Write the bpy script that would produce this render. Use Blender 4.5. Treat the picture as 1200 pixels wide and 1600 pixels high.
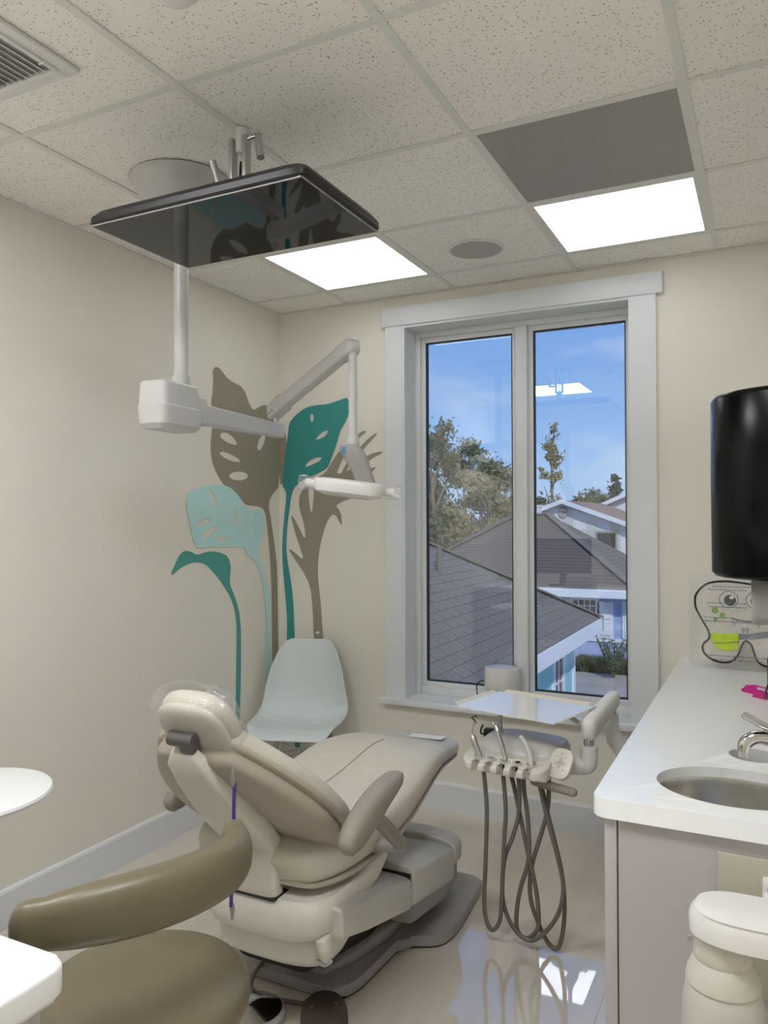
import bpy, bmesh, math, random
from mathutils import Vector, Matrix
random.seed(7)
for _o in list(bpy.data.objects):
    bpy.data.objects.remove(_o)
SC = bpy.context.scene
COL = SC.collection

# ---------------------------------------------------------------- camera
CAMH = 1.465
cam_d = bpy.data.cameras.new('camera')
cam = bpy.data.objects.new('camera', cam_d)
COL.objects.link(cam)
cam_d.sensor_fit = 'VERTICAL'
cam_d.sensor_height = 36.0
cam_d.sensor_width = 27.0
cam_d.lens = 36.0 * 1209.0 / 1600.0
cam_d.clip_start = 0.02
cam_d.clip_end = 500
_R = Matrix(((0.894874, 0.008117, 0.446246), (0.446308, -0.008882, -0.894836), (-0.003300, 0.999928, -0.011571)))
cam.matrix_world = Matrix.Translation((0, 0, CAMH)) @ _R.to_4x4()
SC.camera = cam

# ---------------------------------------------------------------- sky, sun, exposure
W = bpy.data.worlds.new('sky')
SC.world = W
W.use_nodes = True
_nt = W.node_tree
_nt.nodes.clear()
_o = _nt.nodes.new('ShaderNodeOutputWorld')
_b = _nt.nodes.new('ShaderNodeBackground')
_tc = _nt.nodes.new('ShaderNodeTexCoord')
_sp = _nt.nodes.new('ShaderNodeSeparateXYZ')
_cr = _nt.nodes.new('ShaderNodeValToRGB')
_mp = _nt.nodes.new('ShaderNodeMapping')
_nz = _nt.nodes.new('ShaderNodeTexNoise')
_c2 = _nt.nodes.new('ShaderNodeValToRGB')
_mx = _nt.nodes.new('ShaderNodeMix')
_mx.data_type = 'RGBA'
_e = _cr.color_ramp.elements
_e[0].position = 0.0; _e[0].color = (0.50, 0.66, 0.90, 1)
_e[1].position = 0.9; _e[1].color = (0.10, 0.24, 0.66, 1)
_x = _e.new(0.10); _x.color = (0.33, 0.55, 0.92, 1)
_x = _e.new(0.32); _x.color = (0.15, 0.36, 0.84, 1)
_mp.inputs['Scale'].default_value = (1.6, 1.6, 5.0)
_nz.inputs['Scale'].default_value = 2.6
_nz.inputs['Detail'].default_value = 7
_c2.color_ramp.elements[0].position = 0.52
_c2.color_ramp.elements[1].position = 0.80
_mx.inputs[7].default_value = (0.72, 0.80, 0.93, 1)
_L = _nt.links.new
_L(_tc.outputs['Generated'], _sp.inputs[0])
_L(_sp.outputs['Z'], _cr.inputs[0])
_L(_tc.outputs['Generated'], _mp.inputs[0])
_L(_mp.outputs[0], _nz.inputs['Vector'])
_L(_nz.outputs['Fac'], _c2.inputs[0])
_L(_c2.outputs[0], _mx.inputs[0])
_L(_cr.outputs[0], _mx.inputs[6])
_L(_mx.outputs[2], _b.inputs[0])
_b.inputs[1].default_value = 0.55
_L(_b.outputs[0], _o.inputs[0])

sun_d = bpy.data.lights.new('sun', 'SUN')
sun_d.energy = 1.35
sun_d.angle = 0.02
sun_d.color = (1.0, 0.93, 0.82)
sun = bpy.data.objects.new('sun', sun_d)
COL.objects.link(sun)
sun.location = (0, 0, 12)
sun.rotation_euler = (math.radians(50), 0, math.radians(35))

VS = SC.view_settings
VS.view_transform = 'Standard'
VS.look = 'None'
VS.gamma = 1.0
VS.use_curve_mapping = False
VS.exposure = 0.95
PANEL_STRENGTH = 1.6      # the flat ceiling lamps by the window
PANEL_STRENGTH_REAR = 11.4 # the flat ceiling lamps above the viewer

MURAL = {'taupe': [[(3.098, 2.247), (3.136, 2.238), (3.185, 2.203), (3.244, 2.185), (3.305, 2.178), (3.347, 2.147), (3.368, 2.105), (3.411, 2.061), (3.455, 2.084), (3.51, 2.108), (3.567, 2.103), (3.607, 2.077), (3.638, 2.04), (3.664, 1.995), (3.663, 1.662), (3.613, 1.632), (3.566, 1.59), (3.554, 1.543), (3.566, 1.517), (3.6, 1.383), (3.63, 1.247), (3.64, 1.111), (3.646, 0.796), (3.651, 0.245), (3.595, 0.259), (3.587, 0.804), (3.583, 1.049), (3.57, 1.25), (3.547, 1.41), (3.52, 1.53), (3.453, 1.548), (3.367, 1.551), (3.342, 1.553), (3.304, 1.584), (3.243, 1.626), (3.164, 1.648), (3.126, 1.683), (3.088, 1.729), (3.064, 1.776), (3.057, 1.847), (3.07, 1.932), (3.079, 1.993), (3.061, 2.051), (3.074, 2.113), (3.08, 2.174), (3.074, 2.221)], [(3.132, 1.908), (3.165, 1.921), (3.224, 1.911), (3.278, 1.872), (3.254, 1.861), (3.184, 1.87), (3.136, 1.89)], [(3.126, 1.816), (3.165, 1.823), (3.264, 1.802), (3.305, 1.782), (3.284, 1.773), (3.204, 1.779), (3.136, 1.799)], [(3.367, 1.707), (3.356, 1.694), (3.325, 1.684), (3.284, 1.679), (3.243, 1.68), (3.214, 1.688), (3.204, 1.699), (3.214, 1.711), (3.243, 1.721), (3.284, 1.727), (3.325, 1.726), (3.356, 1.719)], [(3.487, 1.937), (3.526, 1.947), (3.521, 1.907), (3.476, 1.85), (3.447, 1.855), (3.454, 1.894)]], 'taupe_corner': [[(-2.489, 2.009), (-2.468, 1.994), (-2.443, 1.952), (-2.44, 1.843), (-2.457, 1.762), (-2.468, 1.681), (-2.49, 1.668)]], 'aqua': [[(2.878, 1.574), (2.892, 1.608), (2.944, 1.624), (3.033, 1.643), (3.145, 1.652), (3.213, 1.641), (3.274, 1.608), (3.315, 1.565), (3.356, 1.534), (3.41, 1.522), (3.464, 1.533), (3.502, 1.51), (3.52, 1.464), (3.515, 1.411), (3.486, 1.372), (3.464, 1.327), (3.457, 1.288), (3.486, 1.228), (3.53, 1.133), (3.553, 1.052), (3.564, 0.984), (3.568, 0.807), (3.562, 0.241), (3.508, 0.255), (3.53, 0.812), (3.53, 0.921), (3.519, 1.028), (3.497, 1.122), (3.463, 1.203), (3.42, 1.257), (3.366, 1.279), (3.345, 1.292), (3.341, 1.324), (3.283, 1.332), (3.164, 1.332), (3.051, 1.342), (2.979, 1.334), (2.943, 1.343), (2.922, 1.384), (2.905, 1.442), (2.888, 1.499), (2.875, 1.545)], [(3.051, 1.622), (3.073, 1.614), (3.107, 1.561), (3.116, 1.537), (3.092, 1.537), (3.06, 1.578), (3.046, 1.607)], [(3.265, 1.483), (3.263, 1.463), (3.257, 1.448), (3.249, 1.443), (3.241, 1.448), (3.235, 1.463), (3.233, 1.483), (3.235, 1.503), (3.241, 1.517), (3.249, 1.523), (3.257, 1.518), (3.263, 1.503)], [(2.94, 1.453), (2.996, 1.479), (3.06, 1.48), (3.042, 1.459), (2.97, 1.439), (2.94, 1.444)], [(2.979, 1.383), (3.023, 1.429), (3.107, 1.45), (3.079, 1.411), (3.023, 1.38), (2.987, 1.374)], [(3.191, 1.378), (3.184, 1.371), (3.166, 1.366), (3.141, 1.365), (3.116, 1.367), (3.098, 1.373), (3.092, 1.38), (3.098, 1.387), (3.116, 1.392), (3.141, 1.394), (3.166, 1.391), (3.184, 1.386)]], 'teal_left': [[(2.768, 1.215), (2.792, 1.253), (2.824, 1.302), (2.858, 1.326), (2.9, 1.325), (2.952, 1.302), (2.996, 1.31), (3.06, 1.319), (3.145, 1.306), (3.193, 1.286), (3.217, 1.242), (3.213, 1.193), (3.207, 1.144), (3.242, 1.091), (3.283, 1.013), (3.299, 0.936), (3.303, 0.843), (3.303, 0.697), (3.294, 0.485), (3.285, 0.262), (3.253, 0.271), (3.257, 0.493), (3.262, 0.703), (3.266, 0.849), (3.266, 0.927), (3.252, 1.003), (3.212, 1.082), (3.173, 1.124), (3.125, 1.174), (3.069, 1.22), (3.023, 1.254), (2.961, 1.269), (2.892, 1.264), (2.833, 1.245), (2.792, 1.221)]], 'teal_back': [[(-2.424, 2.019), (-2.379, 2.063), (-2.315, 2.099), (-2.253, 2.108), (-2.175, 2.107), (-2.099, 2.124), (-2.036, 2.139), (-2.037, 2.048), (-2.062, 1.997), (-2.092, 1.96), (-2.107, 1.908), (-2.127, 1.856), (-2.149, 1.805), (-2.176, 1.753), (-2.223, 1.734), (-2.269, 1.716), (-2.332, 1.698), (-2.38, 1.665), (-2.399, 1.636), (-2.412, 1.598), (-2.425, 1.517), (-2.441, 1.409), (-2.445, 1.301), (-2.432, 1.22), (-2.41, 1.112), (-2.397, 1.005), (-2.393, 0.897), (-2.388, 0.8), (-2.382, 0.643), (-2.364, 0.444), (-2.344, 0.206), (-2.399, 0.199), (-2.423, 0.438), (-2.437, 0.639), (-2.443, 0.796), (-2.438, 0.895), (-2.446, 1.003), (-2.458, 1.111), (-2.473, 1.273), (-2.469, 1.382), (-2.457, 1.49), (-2.444, 1.599), (-2.444, 1.637), (-2.473, 1.667), (-2.463, 1.735), (-2.457, 1.803), (-2.447, 1.87), (-2.431, 1.951)], [(-2.261, 2.038), (-2.262, 2.026), (-2.266, 2.018), (-2.272, 2.015), (-2.277, 2.018), (-2.281, 2.028), (-2.282, 2.04), (-2.281, 2.052), (-2.277, 2.06), (-2.271, 2.063), (-2.266, 2.059), (-2.262, 2.05)], [(-2.253, 1.915), (-2.222, 1.947), (-2.183, 1.965), (-2.165, 1.961), (-2.183, 1.936), (-2.222, 1.918)], [(-2.319, 1.771), (-2.292, 1.803), (-2.238, 1.821), (-2.207, 1.817), (-2.222, 1.797), (-2.269, 1.78), (-2.308, 1.767)]], 'fern': [[(-2.264, 0.808), (-2.271, 0.984), (-2.286, 1.103), (-2.325, 1.175), (-2.381, 1.244), (-2.438, 1.317), (-2.389, 1.291), (-2.325, 1.242), (-2.357, 1.329), (-2.385, 1.396), (-2.417, 1.513), (-2.38, 1.463), (-2.314, 1.349), (-2.325, 1.449), (-2.356, 1.53), (-2.361, 1.597), (-2.335, 1.644), (-2.293, 1.67), (-2.298, 1.596), (-2.278, 1.496), (-2.266, 1.569), (-2.26, 1.649), (-2.238, 1.708), (-2.192, 1.727), (-2.153, 1.778), (-2.115, 1.83), (-2.063, 1.88), (-2.01, 1.91), (-1.959, 1.95), (-1.927, 1.947), (-1.959, 1.926), (-2.018, 1.877), (-2.063, 1.827), (-2.1, 1.763), (-2.116, 1.725), (-2.085, 1.724), (-2.063, 1.769), (-2.011, 1.825), (-1.944, 1.887), (-1.893, 1.926), (-1.862, 1.934), (-1.886, 1.91), (-1.937, 1.861), (-1.989, 1.818), (-2.018, 1.787), (-2.063, 1.729), (-2.011, 1.76), (-1.952, 1.803), (-1.894, 1.827), (-1.836, 1.835), (-1.837, 1.824), (-1.887, 1.805), (-1.937, 1.771), (-1.923, 1.744), (-1.873, 1.753), (-1.88, 1.743), (-1.923, 1.706), (-1.982, 1.617), (-2.026, 1.585), (-2.086, 1.573), (-2.124, 1.548), (-2.101, 1.528), (-2.086, 1.495), (-2.083, 1.434), (-2.104, 1.469), (-2.119, 1.495), (-2.147, 1.504), (-2.185, 1.449), (-2.216, 1.357), (-2.232, 1.277), (-2.24, 1.171), (-2.224, 1.052), (-2.212, 0.921), (-2.202, 0.812), (-2.195, 0.658), (-2.168, 0.464), (-2.138, 0.232), (-2.208, 0.223), (-2.226, 0.458), (-2.253, 0.654)], [(-2.227, 0.851), (-2.228, 0.847), (-2.233, 0.844), (-2.24, 0.842), (-2.247, 0.843), (-2.253, 0.846), (-2.254, 0.849), (-2.252, 0.854), (-2.247, 0.857), (-2.24, 0.858), (-2.233, 0.858), (-2.228, 0.855)]]}
HOSES = [[(-0.899, 2.57, 0.608), (-0.892, 2.57, 0.536), (-0.887, 2.57, 0.454), (-0.892, 2.57, 0.288), (-0.898, 2.57, 0.149), (-0.891, 2.57, 0.081), (-0.87, 2.57, 0.052), (-0.844, 2.57, 0.085), (-0.835, 2.57, 0.162), (-0.825, 2.57, 0.369), (-0.819, 2.57, 0.472), (-0.829, 2.57, 0.608)], [(-0.811, 2.6, 0.595), (-0.794, 2.6, 0.528), (-0.777, 2.6, 0.449), (-0.753, 2.6, 0.337), (-0.732, 2.6, 0.252), (-0.719, 2.6, 0.181), (-0.714, 2.6, 0.107), (-0.72, 2.6, 0.072), (-0.748, 2.6, 0.039), (-0.776, 2.6, 0.039), (-0.792, 2.6, 0.069), (-0.789, 2.6, 0.138), (-0.775, 2.6, 0.21), (-0.753, 2.6, 0.282), (-0.746, 2.6, 0.345), (-0.751, 2.6, 0.453), (-0.762, 2.6, 0.533), (-0.766, 2.6, 0.598)], [(-0.782, 2.585, 0.617), (-0.775, 2.585, 0.543), (-0.779, 2.585, 0.453), (-0.801, 2.585, 0.375), (-0.826, 2.585, 0.308), (-0.836, 2.585, 0.238), (-0.836, 2.585, 0.162), (-0.82, 2.585, 0.104), (-0.792, 2.585, 0.062), (-0.757, 2.585, 0.04), (-0.723, 2.585, 0.046), (-0.681, 2.585, 0.088), (-0.647, 2.585, 0.143), (-0.63, 2.585, 0.199), (-0.626, 2.585, 0.253), (-0.639, 2.585, 0.317), (-0.659, 2.585, 0.393), (-0.682, 2.585, 0.476), (-0.699, 2.585, 0.547), (-0.712, 2.585, 0.606)], [(-0.681, 2.615, 0.588), (-0.682, 2.615, 0.513), (-0.692, 2.615, 0.451), (-0.715, 2.615, 0.372), (-0.74, 2.615, 0.286), (-0.749, 2.615, 0.215), (-0.744, 2.615, 0.155), (-0.724, 2.615, 0.098), (-0.696, 2.615, 0.043), (-0.669, 2.615, 0.016), (-0.648, 2.615, 0.028), (-0.633, 2.615, 0.099), (-0.63, 2.615, 0.186), (-0.64, 2.615, 0.285), (-0.66, 2.615, 0.369), (-0.683, 2.615, 0.459), (-0.7, 2.615, 0.531), (-0.715, 2.615, 0.597)]]
# ---------------------------------------------------------------- helpers
PI = math.pi
def srgb(r, g, b):
    def f(c):
        c /= 255.0
        return c / 12.92 if c <= 0.04045 else ((c + 0.055) / 1.055) ** 2.4
    return (f(r), f(g), f(b), 1.0)

def mat(name, col, rough=0.5, metal=0.0, noise=0.04, nscale=30.0, bump=0.0, bscale=200.0, coat=0.0, spec=0.5, trans=0.0, alpha=1.0, sub=0.0):
    m = bpy.data.materials.new(name)
    m.use_nodes = True
    nt = m.node_tree
    p = nt.nodes['Principled BSDF']
    p.inputs['Roughness'].default_value = rough
    p.inputs['Metallic'].default_value = metal
    p.inputs['Coat Weight'].default_value = coat
    p.inputs['Coat Roughness'].default_value = 0.08
    p.inputs['Specular IOR Level'].default_value = spec
    p.inputs['Transmission Weight'].default_value = trans
    p.inputs['Alpha'].default_value = alpha
    tc = nt.nodes.new('ShaderNodeTexCoord')
    nz = nt.nodes.new('ShaderNodeTexNoise')
    nz.inputs['Scale'].default_value = nscale
    nz.inputs['Detail'].default_value = 4
    nt.links.new(tc.outputs['Object'], nz.inputs['Vector'])
    rp = nt.nodes.new('ShaderNodeValToRGB')
    a = [max(0, c * (1 - noise)) for c in col[:3]] + [1]
    b = [min(1, c * (1 + noise)) for c in col[:3]] + [1]
    rp.color_ramp.elements[0].color = a
    rp.color_ramp.elements[0].position = 0.3
    rp.color_ramp.elements[1].color = b
    rp.color_ramp.elements[1].position = 0.7
    nt.links.new(nz.outputs['Fac'], rp.inputs[0])
    nt.links.new(rp.outputs[0], p.inputs['Base Color'])
    if bump > 0:
        n2 = nt.nodes.new('ShaderNodeTexNoise')
        n2.inputs['Scale'].default_value = bscale
        n2.inputs['Detail'].default_value = 3
        nt.links.new(tc.outputs['Object'], n2.inputs['Vector'])
        bp = nt.nodes.new('ShaderNodeBump')
        bp.inputs['Strength'].default_value = bump
        bp.inputs['Distance'].default_value = 0.002
        nt.links.new(n2.outputs['Fac'], bp.inputs['Height'])
        nt.links.new(bp.outputs[0], p.inputs['Normal'])
    return m

def emat(name, col, s):
    m = bpy.data.materials.new(name)
    m.use_nodes = True
    nt = m.node_tree
    nt.nodes.clear()
    o = nt.nodes.new('ShaderNodeOutputMaterial')
    e = nt.nodes.new('ShaderNodeEmission')
    e.inputs[0].default_value = col
    e.inputs[1].default_value = s
    nt.links.new(e.outputs[0], o.inputs[0])
    return m

def clear_mat(name, tint=(1, 1, 1, 1), ior=1.5, rough=0.0, bump=0.0, bscale=30.0, base=0.0, haze=0.0):
    """clear sheet: fresnel mix of see-through and gloss"""
    m = bpy.data.materials.new(name)
    m.use_nodes = True
    nt = m.node_tree
    nt.nodes.clear()
    o = nt.nodes.new('ShaderNodeOutputMaterial')
    t = nt.nodes.new('ShaderNodeBsdfTransparent')
    t.inputs[0].default_value = tint
    g = nt.nodes.new('ShaderNodeBsdfGlossy')
    g.inputs['Roughness'].default_value = rough
    fr = nt.nodes.new('ShaderNodeFresnel')
    fr.inputs[0].default_value = ior
    ad = nt.nodes.new('ShaderNodeMath')
    ad.operation = 'ADD'
    ad.use_clamp = True
    ad.inputs[1].default_value = base
    mx = nt.nodes.new('ShaderNodeMixShader')
    nt.links.new(fr.outputs[0], ad.inputs[0])
    nt.links.new(ad.outputs[0], mx.inputs[0])
    nt.links.new(t.outputs[0], mx.inputs[1])
    nt.links.new(g.outputs[0], mx.inputs[2])
    if haze > 0:
        df = nt.nodes.new('ShaderNodeBsdfDiffuse')
        df.inputs[0].default_value = (0.95, 0.96, 0.97, 1)
        m2 = nt.nodes.new('ShaderNodeMixShader')
        m2.inputs[0].default_value = haze
        nt.links.new(mx.outputs[0], m2.inputs[1])
        nt.links.new(df.outputs[0], m2.inputs[2])
        nt.links.new(m2.outputs[0], o.inputs[0])
    else:
        nt.links.new(mx.outputs[0], o.inputs[0])
    if bump > 0:
        tc = nt.nodes.new('ShaderNodeTexCoord')
        n2 = nt.nodes.new('ShaderNodeTexNoise')
        n2.inputs['Scale'].default_value = bscale
        n2.inputs['Detail'].default_value = 3
        n2.inputs['Distortion'].default_value = 1.5
        bp = nt.nodes.new('ShaderNodeBump')
        bp.inputs['Strength'].default_value = bump
        bp.inputs['Distance'].default_value = 0.01
        nt.links.new(tc.outputs['Object'], n2.inputs['Vector'])
        nt.links.new(n2.outputs['Fac'], bp.inputs['Height'])
        nt.links.new(bp.outputs[0], g.inputs['Normal'])
        nt.links.new(bp.outputs[0], fr.inputs['Normal'])
    return m

ROOT = {}          # object -> world offset of its root
def off_of(o):
    return ROOT.get(o.name, Vector((0, 0, 0)))

def thing(name, label, cat, loc=(0, 0, 0), rotz=0.0, group=None, local=False):
    """an Empty at the base of a thing; its parts are built in world space (or in local space)"""
    o = bpy.data.objects.new(name, None)
    o.empty_display_size = 0.05
    COL.objects.link(o)
    o.location = loc
    o.rotation_euler = (0, 0, rotz)
    o['label'] = label
    o['category'] = cat
    if group:
        o['group'] = group
    ROOT[o.name] = Vector((0, 0, 0)) if local else Vector(loc)
    return o

def obj(name, bm, m, parent=None, flat=False, angle=40, base=None):
    """bmesh -> one mesh object"""
    if base is None:
        base = off_of(parent) if parent else Vector((0, 0, 0))
    base = Vector(base)
    bmesh.ops.recalc_face_normals(bm, faces=bm.faces)
    if base.length > 0:
        bmesh.ops.translate(bm, verts=bm.verts, vec=-base)
    me = bpy.data.meshes.new(name)
    bm.to_mesh(me)
    bm.free()
    if not flat:
        me.polygons.foreach_set('use_smooth', [True] * len(me.polygons))
        me.set_sharp_from_angle(angle=math.radians(angle))
    o = bpy.data.objects.new(name, me)
    COL.objects.link(o)
    if m:
        me.materials.append(m)
    if parent:
        o.parent = parent
        ROOT[o.name] = off_of(parent)
    else:
        o.location = base
        ROOT[o.name] = base
    return o

def tag(o, label, cat, group=None, kind=None):
    o['label'] = label
    o['category'] = cat
    if group:
        o['group'] = group
    if kind:
        o['kind'] = kind
    return o

def single(name, bm, m, label, cat, base=(0, 0, 0), group=None, flat=False, angle=40):
    return tag(obj(name, bm, m, None, flat, angle, base), label, cat, group)

def struct(name, bm, m, parent=None, flat=True):
    o = obj(name, bm, m, parent, flat)
    if parent is None:
        o['kind'] = 'structure'
    return o

def copy_tree(o, parent=None):
    c = o.copy()
    COL.objects.link(c)
    c.parent = parent
    ROOT[c.name] = ROOT.get(o.name, Vector((0, 0, 0)))
    for ch in [x for x in bpy.data.objects if x.parent == o]:
        copy_tree(ch, c)
    return c

def BM():
    return bmesh.new()

def merge(dst, src):
    me = bpy.data.meshes.new('tmp')
    src.to_mesh(me)
    src.free()
    dst.from_mesh(me)
    bpy.data.meshes.remove(me)
    return dst

def box(bm, c, s, rot=None, bev=0.0, seg=2):
    t = BM()
    bmesh.ops.create_cube(t, size=1.0)
    bmesh.ops.scale(t, vec=Vector(s), verts=t.verts)
    if bev > 0:
        bmesh.ops.bevel(t, geom=list(t.edges), offset=bev, segments=seg, profile=0.5, affect='EDGES', clamp_overlap=True)
    M = Matrix.Translation(Vector(c))
    if rot is not None:
        M = M @ (rot.to_4x4() if len(rot) != 4 else rot)
    bmesh.ops.transform(t, matrix=M, verts=t.verts)
    return merge(bm, t)

def bxx(bm, x0, x1, y0, y1, z0, z1, bev=0.0, seg=2):
    return box(bm, ((x0 + x1) / 2, (y0 + y1) / 2, (z0 + z1) / 2), (abs(x1 - x0), abs(y1 - y0), abs(z1 - z0)), None, bev, seg)

def rings(bm, rs, cap=True, closed=True):
    """loft through rings of points of equal count"""
    vs = [[bm.verts.new(p) for p in r] for r in rs]
    n = len(vs[0])
    for a, b in zip(vs[:-1], vs[1:]):
        for i in range(n if closed else n - 1):
            j = (i + 1) % n
            try:
                bm.faces.new((a[i], a[j], b[j], b[i]))
            except ValueError:
                pass
    if cap:
        for r in (vs[0], vs[-1]):
            try:
                bm.faces.new(r)
            except ValueError:
                pass
    return bm

def sup(n, a, b, e):
    """superellipse in 2D"""
    out = []
    for i in range(n):
        t = 2 * PI * i / n
        c, s = math.cos(t), math.sin(t)
        out.append((a * math.copysign(abs(c) ** (2.0 / e), c), b * math.copysign(abs(s) ** (2.0 / e), s)))
    return out

def loft(bm, st, e=3.0, n=24):
    """st: list of (centre, u, v, a, b)"""
    rs = []
    for s in st:
        c, u, v, a, b = s[:5]
        ee = s[5] if len(s) > 5 else e
        c, u, v = Vector(c), Vector(u).normalized(), Vector(v).normalized()
        rs.append([c + u * p + v * q for p, q in sup(n, a, b, ee)])
    return rings(bm, rs)

def spine(bm, pts, e=3.0, n=24, up=(0, 0, 1), ends=0.0):
    """loft along points (x, y, z, half_width, half_height); width axis is perpendicular to up and the path"""
    P = [Vector(p[:3]) for p in pts]
    st = []
    up = Vector(up)
    for i, p in enumerate(pts):
        a = P[max(0, i - 1)]
        b = P[min(len(P) - 1, i + 1)]
        t = (b - a).normalized()
        u = t.cross(up)
        if u.length < 1e-4:
            u = Vector((1, 0, 0))
        u.normalize()
        v = u.cross(t).normalized()
        st.append((P[i], u, v, p[3], p[4]))
    if ends > 0:
        def capst(s, d):
            o = []
            for k in (0.45, 0.8, 0.96):
                f = math.sqrt(max(0.0, 1 - k * k))
                o.append((Vector(s[0]) + d * ends * k, s[1], s[2], s[3] * f, s[4] * f))
            return o
        t0 = (P[0] - P[1]).normalized()
        t1 = (P[-1] - P[-2]).normalized()
        st = list(reversed(capst(st[0], t0))) + st + capst(st[-1], t1)
    return loft(bm, st, e, n)

def crv(pts, k=6, closed=False):
    """Catmull-Rom through points"""
    P = [Vector(p) for p in pts]
    n = len(P)
    out = []
    rng = range(n) if closed else range(n - 1)
    for i in rng:
        if closed:
            p0, p1, p2, p3 = P[(i - 1) % n], P[i], P[(i + 1) % n], P[(i + 2) % n]
        else:
            p0, p1, p2, p3 = P[max(0, i - 1)], P[i], P[i + 1], P[min(n - 1, i + 2)]
        for j in range(k):
            t = j / k
            out.append(0.5 * ((2 * p1) + (p2 - p0) * t + (2 * p0 - 5 * p1 + 4 * p2 - p3) * t * t + (3 * p1 - p0 - 3 * p2 + p3) * t ** 3))
    if not closed:
        out.append(P[-1])
    return out

def tube(bm, pts, r, n=10):
    P = [Vector(p) for p in pts]
    rad = r if isinstance(r, (list, tuple)) else [r] * len(P)
    t = (P[1] - P[0]).normalized()
    u = t.orthogonal().normalized()
    rs = []
    for i, p in enumerate(P):
        a = P[max(0, i - 1)]
        b = P[min(len(P) - 1, i + 1)]
        t = (b - a).normalized()
        u = (u - t * u.dot(t))
        if u.length < 1e-6:
            u = t.orthogonal()
        u.normalize()
        v = t.cross(u)
        rs.append([p + (u * math.cos(2 * PI * k / n) + v * math.sin(2 * PI * k / n)) * rad[i] for k in range(n)])
    return rings(bm, rs)

def lathe(bm, prof, c=(0, 0, 0), n=32, axis=None, sx=1.0, sy=1.0, cap=True):
    """prof: (radius, height) list around z, optional axis direction"""
    M = Matrix.Translation(Vector(c))
    if axis is not None:
        M = M @ Vector((0, 0, 1)).rotation_difference(Vector(axis).normalized()).to_matrix().to_4x4()
    rs = []
    for r, z in prof:
        rs.append([M @ Vector((r * sx * math.cos(2 * PI * k / n), r * sy * math.sin(2 * PI * k / n), z)) for k in range(n)])
    return rings(bm, rs, cap)

def prism(bm, poly, f0, f1, bev=0.0, seg=2):
    """poly: 2D list; f0/f1 map a 2D point to the two 3D faces"""
    t = BM()
    a = [t.verts.new(f0(*p)) for p in poly]
    b = [t.verts.new(f1(*p)) for p in poly]
    n = len(poly)
    fa = t.faces.new(a)
    fb = t.faces.new(list(reversed(b)))
    for i in range(n):
        j = (i + 1) % n
        t.faces.new((a[i], b[i], b[j], a[j]))
    if bev > 0:
        ed = list(set(list(fa.edges) + list(fb.edges)))
        bmesh.ops.bevel(t, geom=ed, offset=bev, segments=seg, profile=0.5, affect='EDGES', clamp_overlap=True)
    return merge(bm, t)

def zprism(bm, poly, z0, z1, bev=0.0, seg=2):
    return prism(bm, poly, lambda x, y: (x, y, z0), lambda x, y: (x, y, z1), bev, seg)

def round_poly(p, r, n=5):
    out = []
    m = len(p)
    for i in range(m):
        a, b_, c = Vector(p[i - 1]), Vector(p[i]), Vector(p[(i + 1) % m])
        u, v = (a - b_), (c - b_)
        k = min(r, u.length * .45, v.length * .45)
        s, e = b_ + u.normalized() * k, b_ + v.normalized() * k
        for j in range(n + 1):
            t = j / n
            q = s * (1 - t) ** 2 + b_ * 2 * t * (1 - t) + e * t * t
            out.append((q.x, q.y))
    return out

def chaikin(p, k=1):
    for _ in range(k):
        q = []
        n = len(p)
        for i in range(n):
            a, b = p[i], p[(i + 1) % n]
            q.append((a[0] * .75 + b[0] * .25, a[1] * .75 + b[1] * .25))
            q.append((a[0] * .25 + b[0] * .75, a[1] * .25 + b[1] * .75))
        p = q
    return p

def sheet(name, outlines, f, m, parent=None, thick=0.0006, smooth=1):
    """flat filled shape with holes; f maps (a, b, depth) to world; returns mesh object (origin = parent's)"""
    cu = bpy.data.curves.new('tmpc', 'CURVE')
    cu.dimensions = '2D'
    cu.fill_mode = 'BOTH'
    cu.extrude = thick / 2
    for ol in outlines:
        ol = chaikin(ol, smooth)
        sp = cu.splines.new('POLY')
        sp.points.add(len(ol) - 1)
        for q, (a, b) in zip(sp.points, ol):
            q.co = (a, b, 0, 1)
        sp.use_cyclic_u = True
    co = bpy.data.objects.new('tmpo', cu)
    COL.objects.link(co)
    bpy.context.view_layer.update()
    me = bpy.data.meshes.new_from_object(co.evaluated_get(bpy.context.evaluated_depsgraph_get()))
    bpy.data.objects.remove(co)
    bpy.data.curves.remove(cu)
    bm = BM()
    bm.from_mesh(me)
    bpy.data.meshes.remove(me)
    for v in bm.verts:
        v.co = Vector(f(v.co.x, v.co.y, v.co.z))
    return obj(name, bm, m, parent, flat=True)

def text_sheet(name, s, size, M, m, parent=None, thick=0.0004):
    cu = bpy.data.curves.new('tmpt', 'FONT')
    cu.body = s
    cu.size = size
    cu.extrude = thick
    co = bpy.data.objects.new('tmpo', cu)
    COL.objects.link(co)
    bpy.context.view_layer.update()
    me = bpy.data.meshes.new_from_object(co.evaluated_get(bpy.context.evaluated_depsgraph_get()))
    bpy.data.objects.remove(co)
    bm = BM()
    bm.from_mesh(me)
    bpy.data.meshes.remove(me)
    bmesh.ops.transform(bm, matrix=M, verts=bm.verts)
    return obj(name, bm, m, parent, flat=True)

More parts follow.
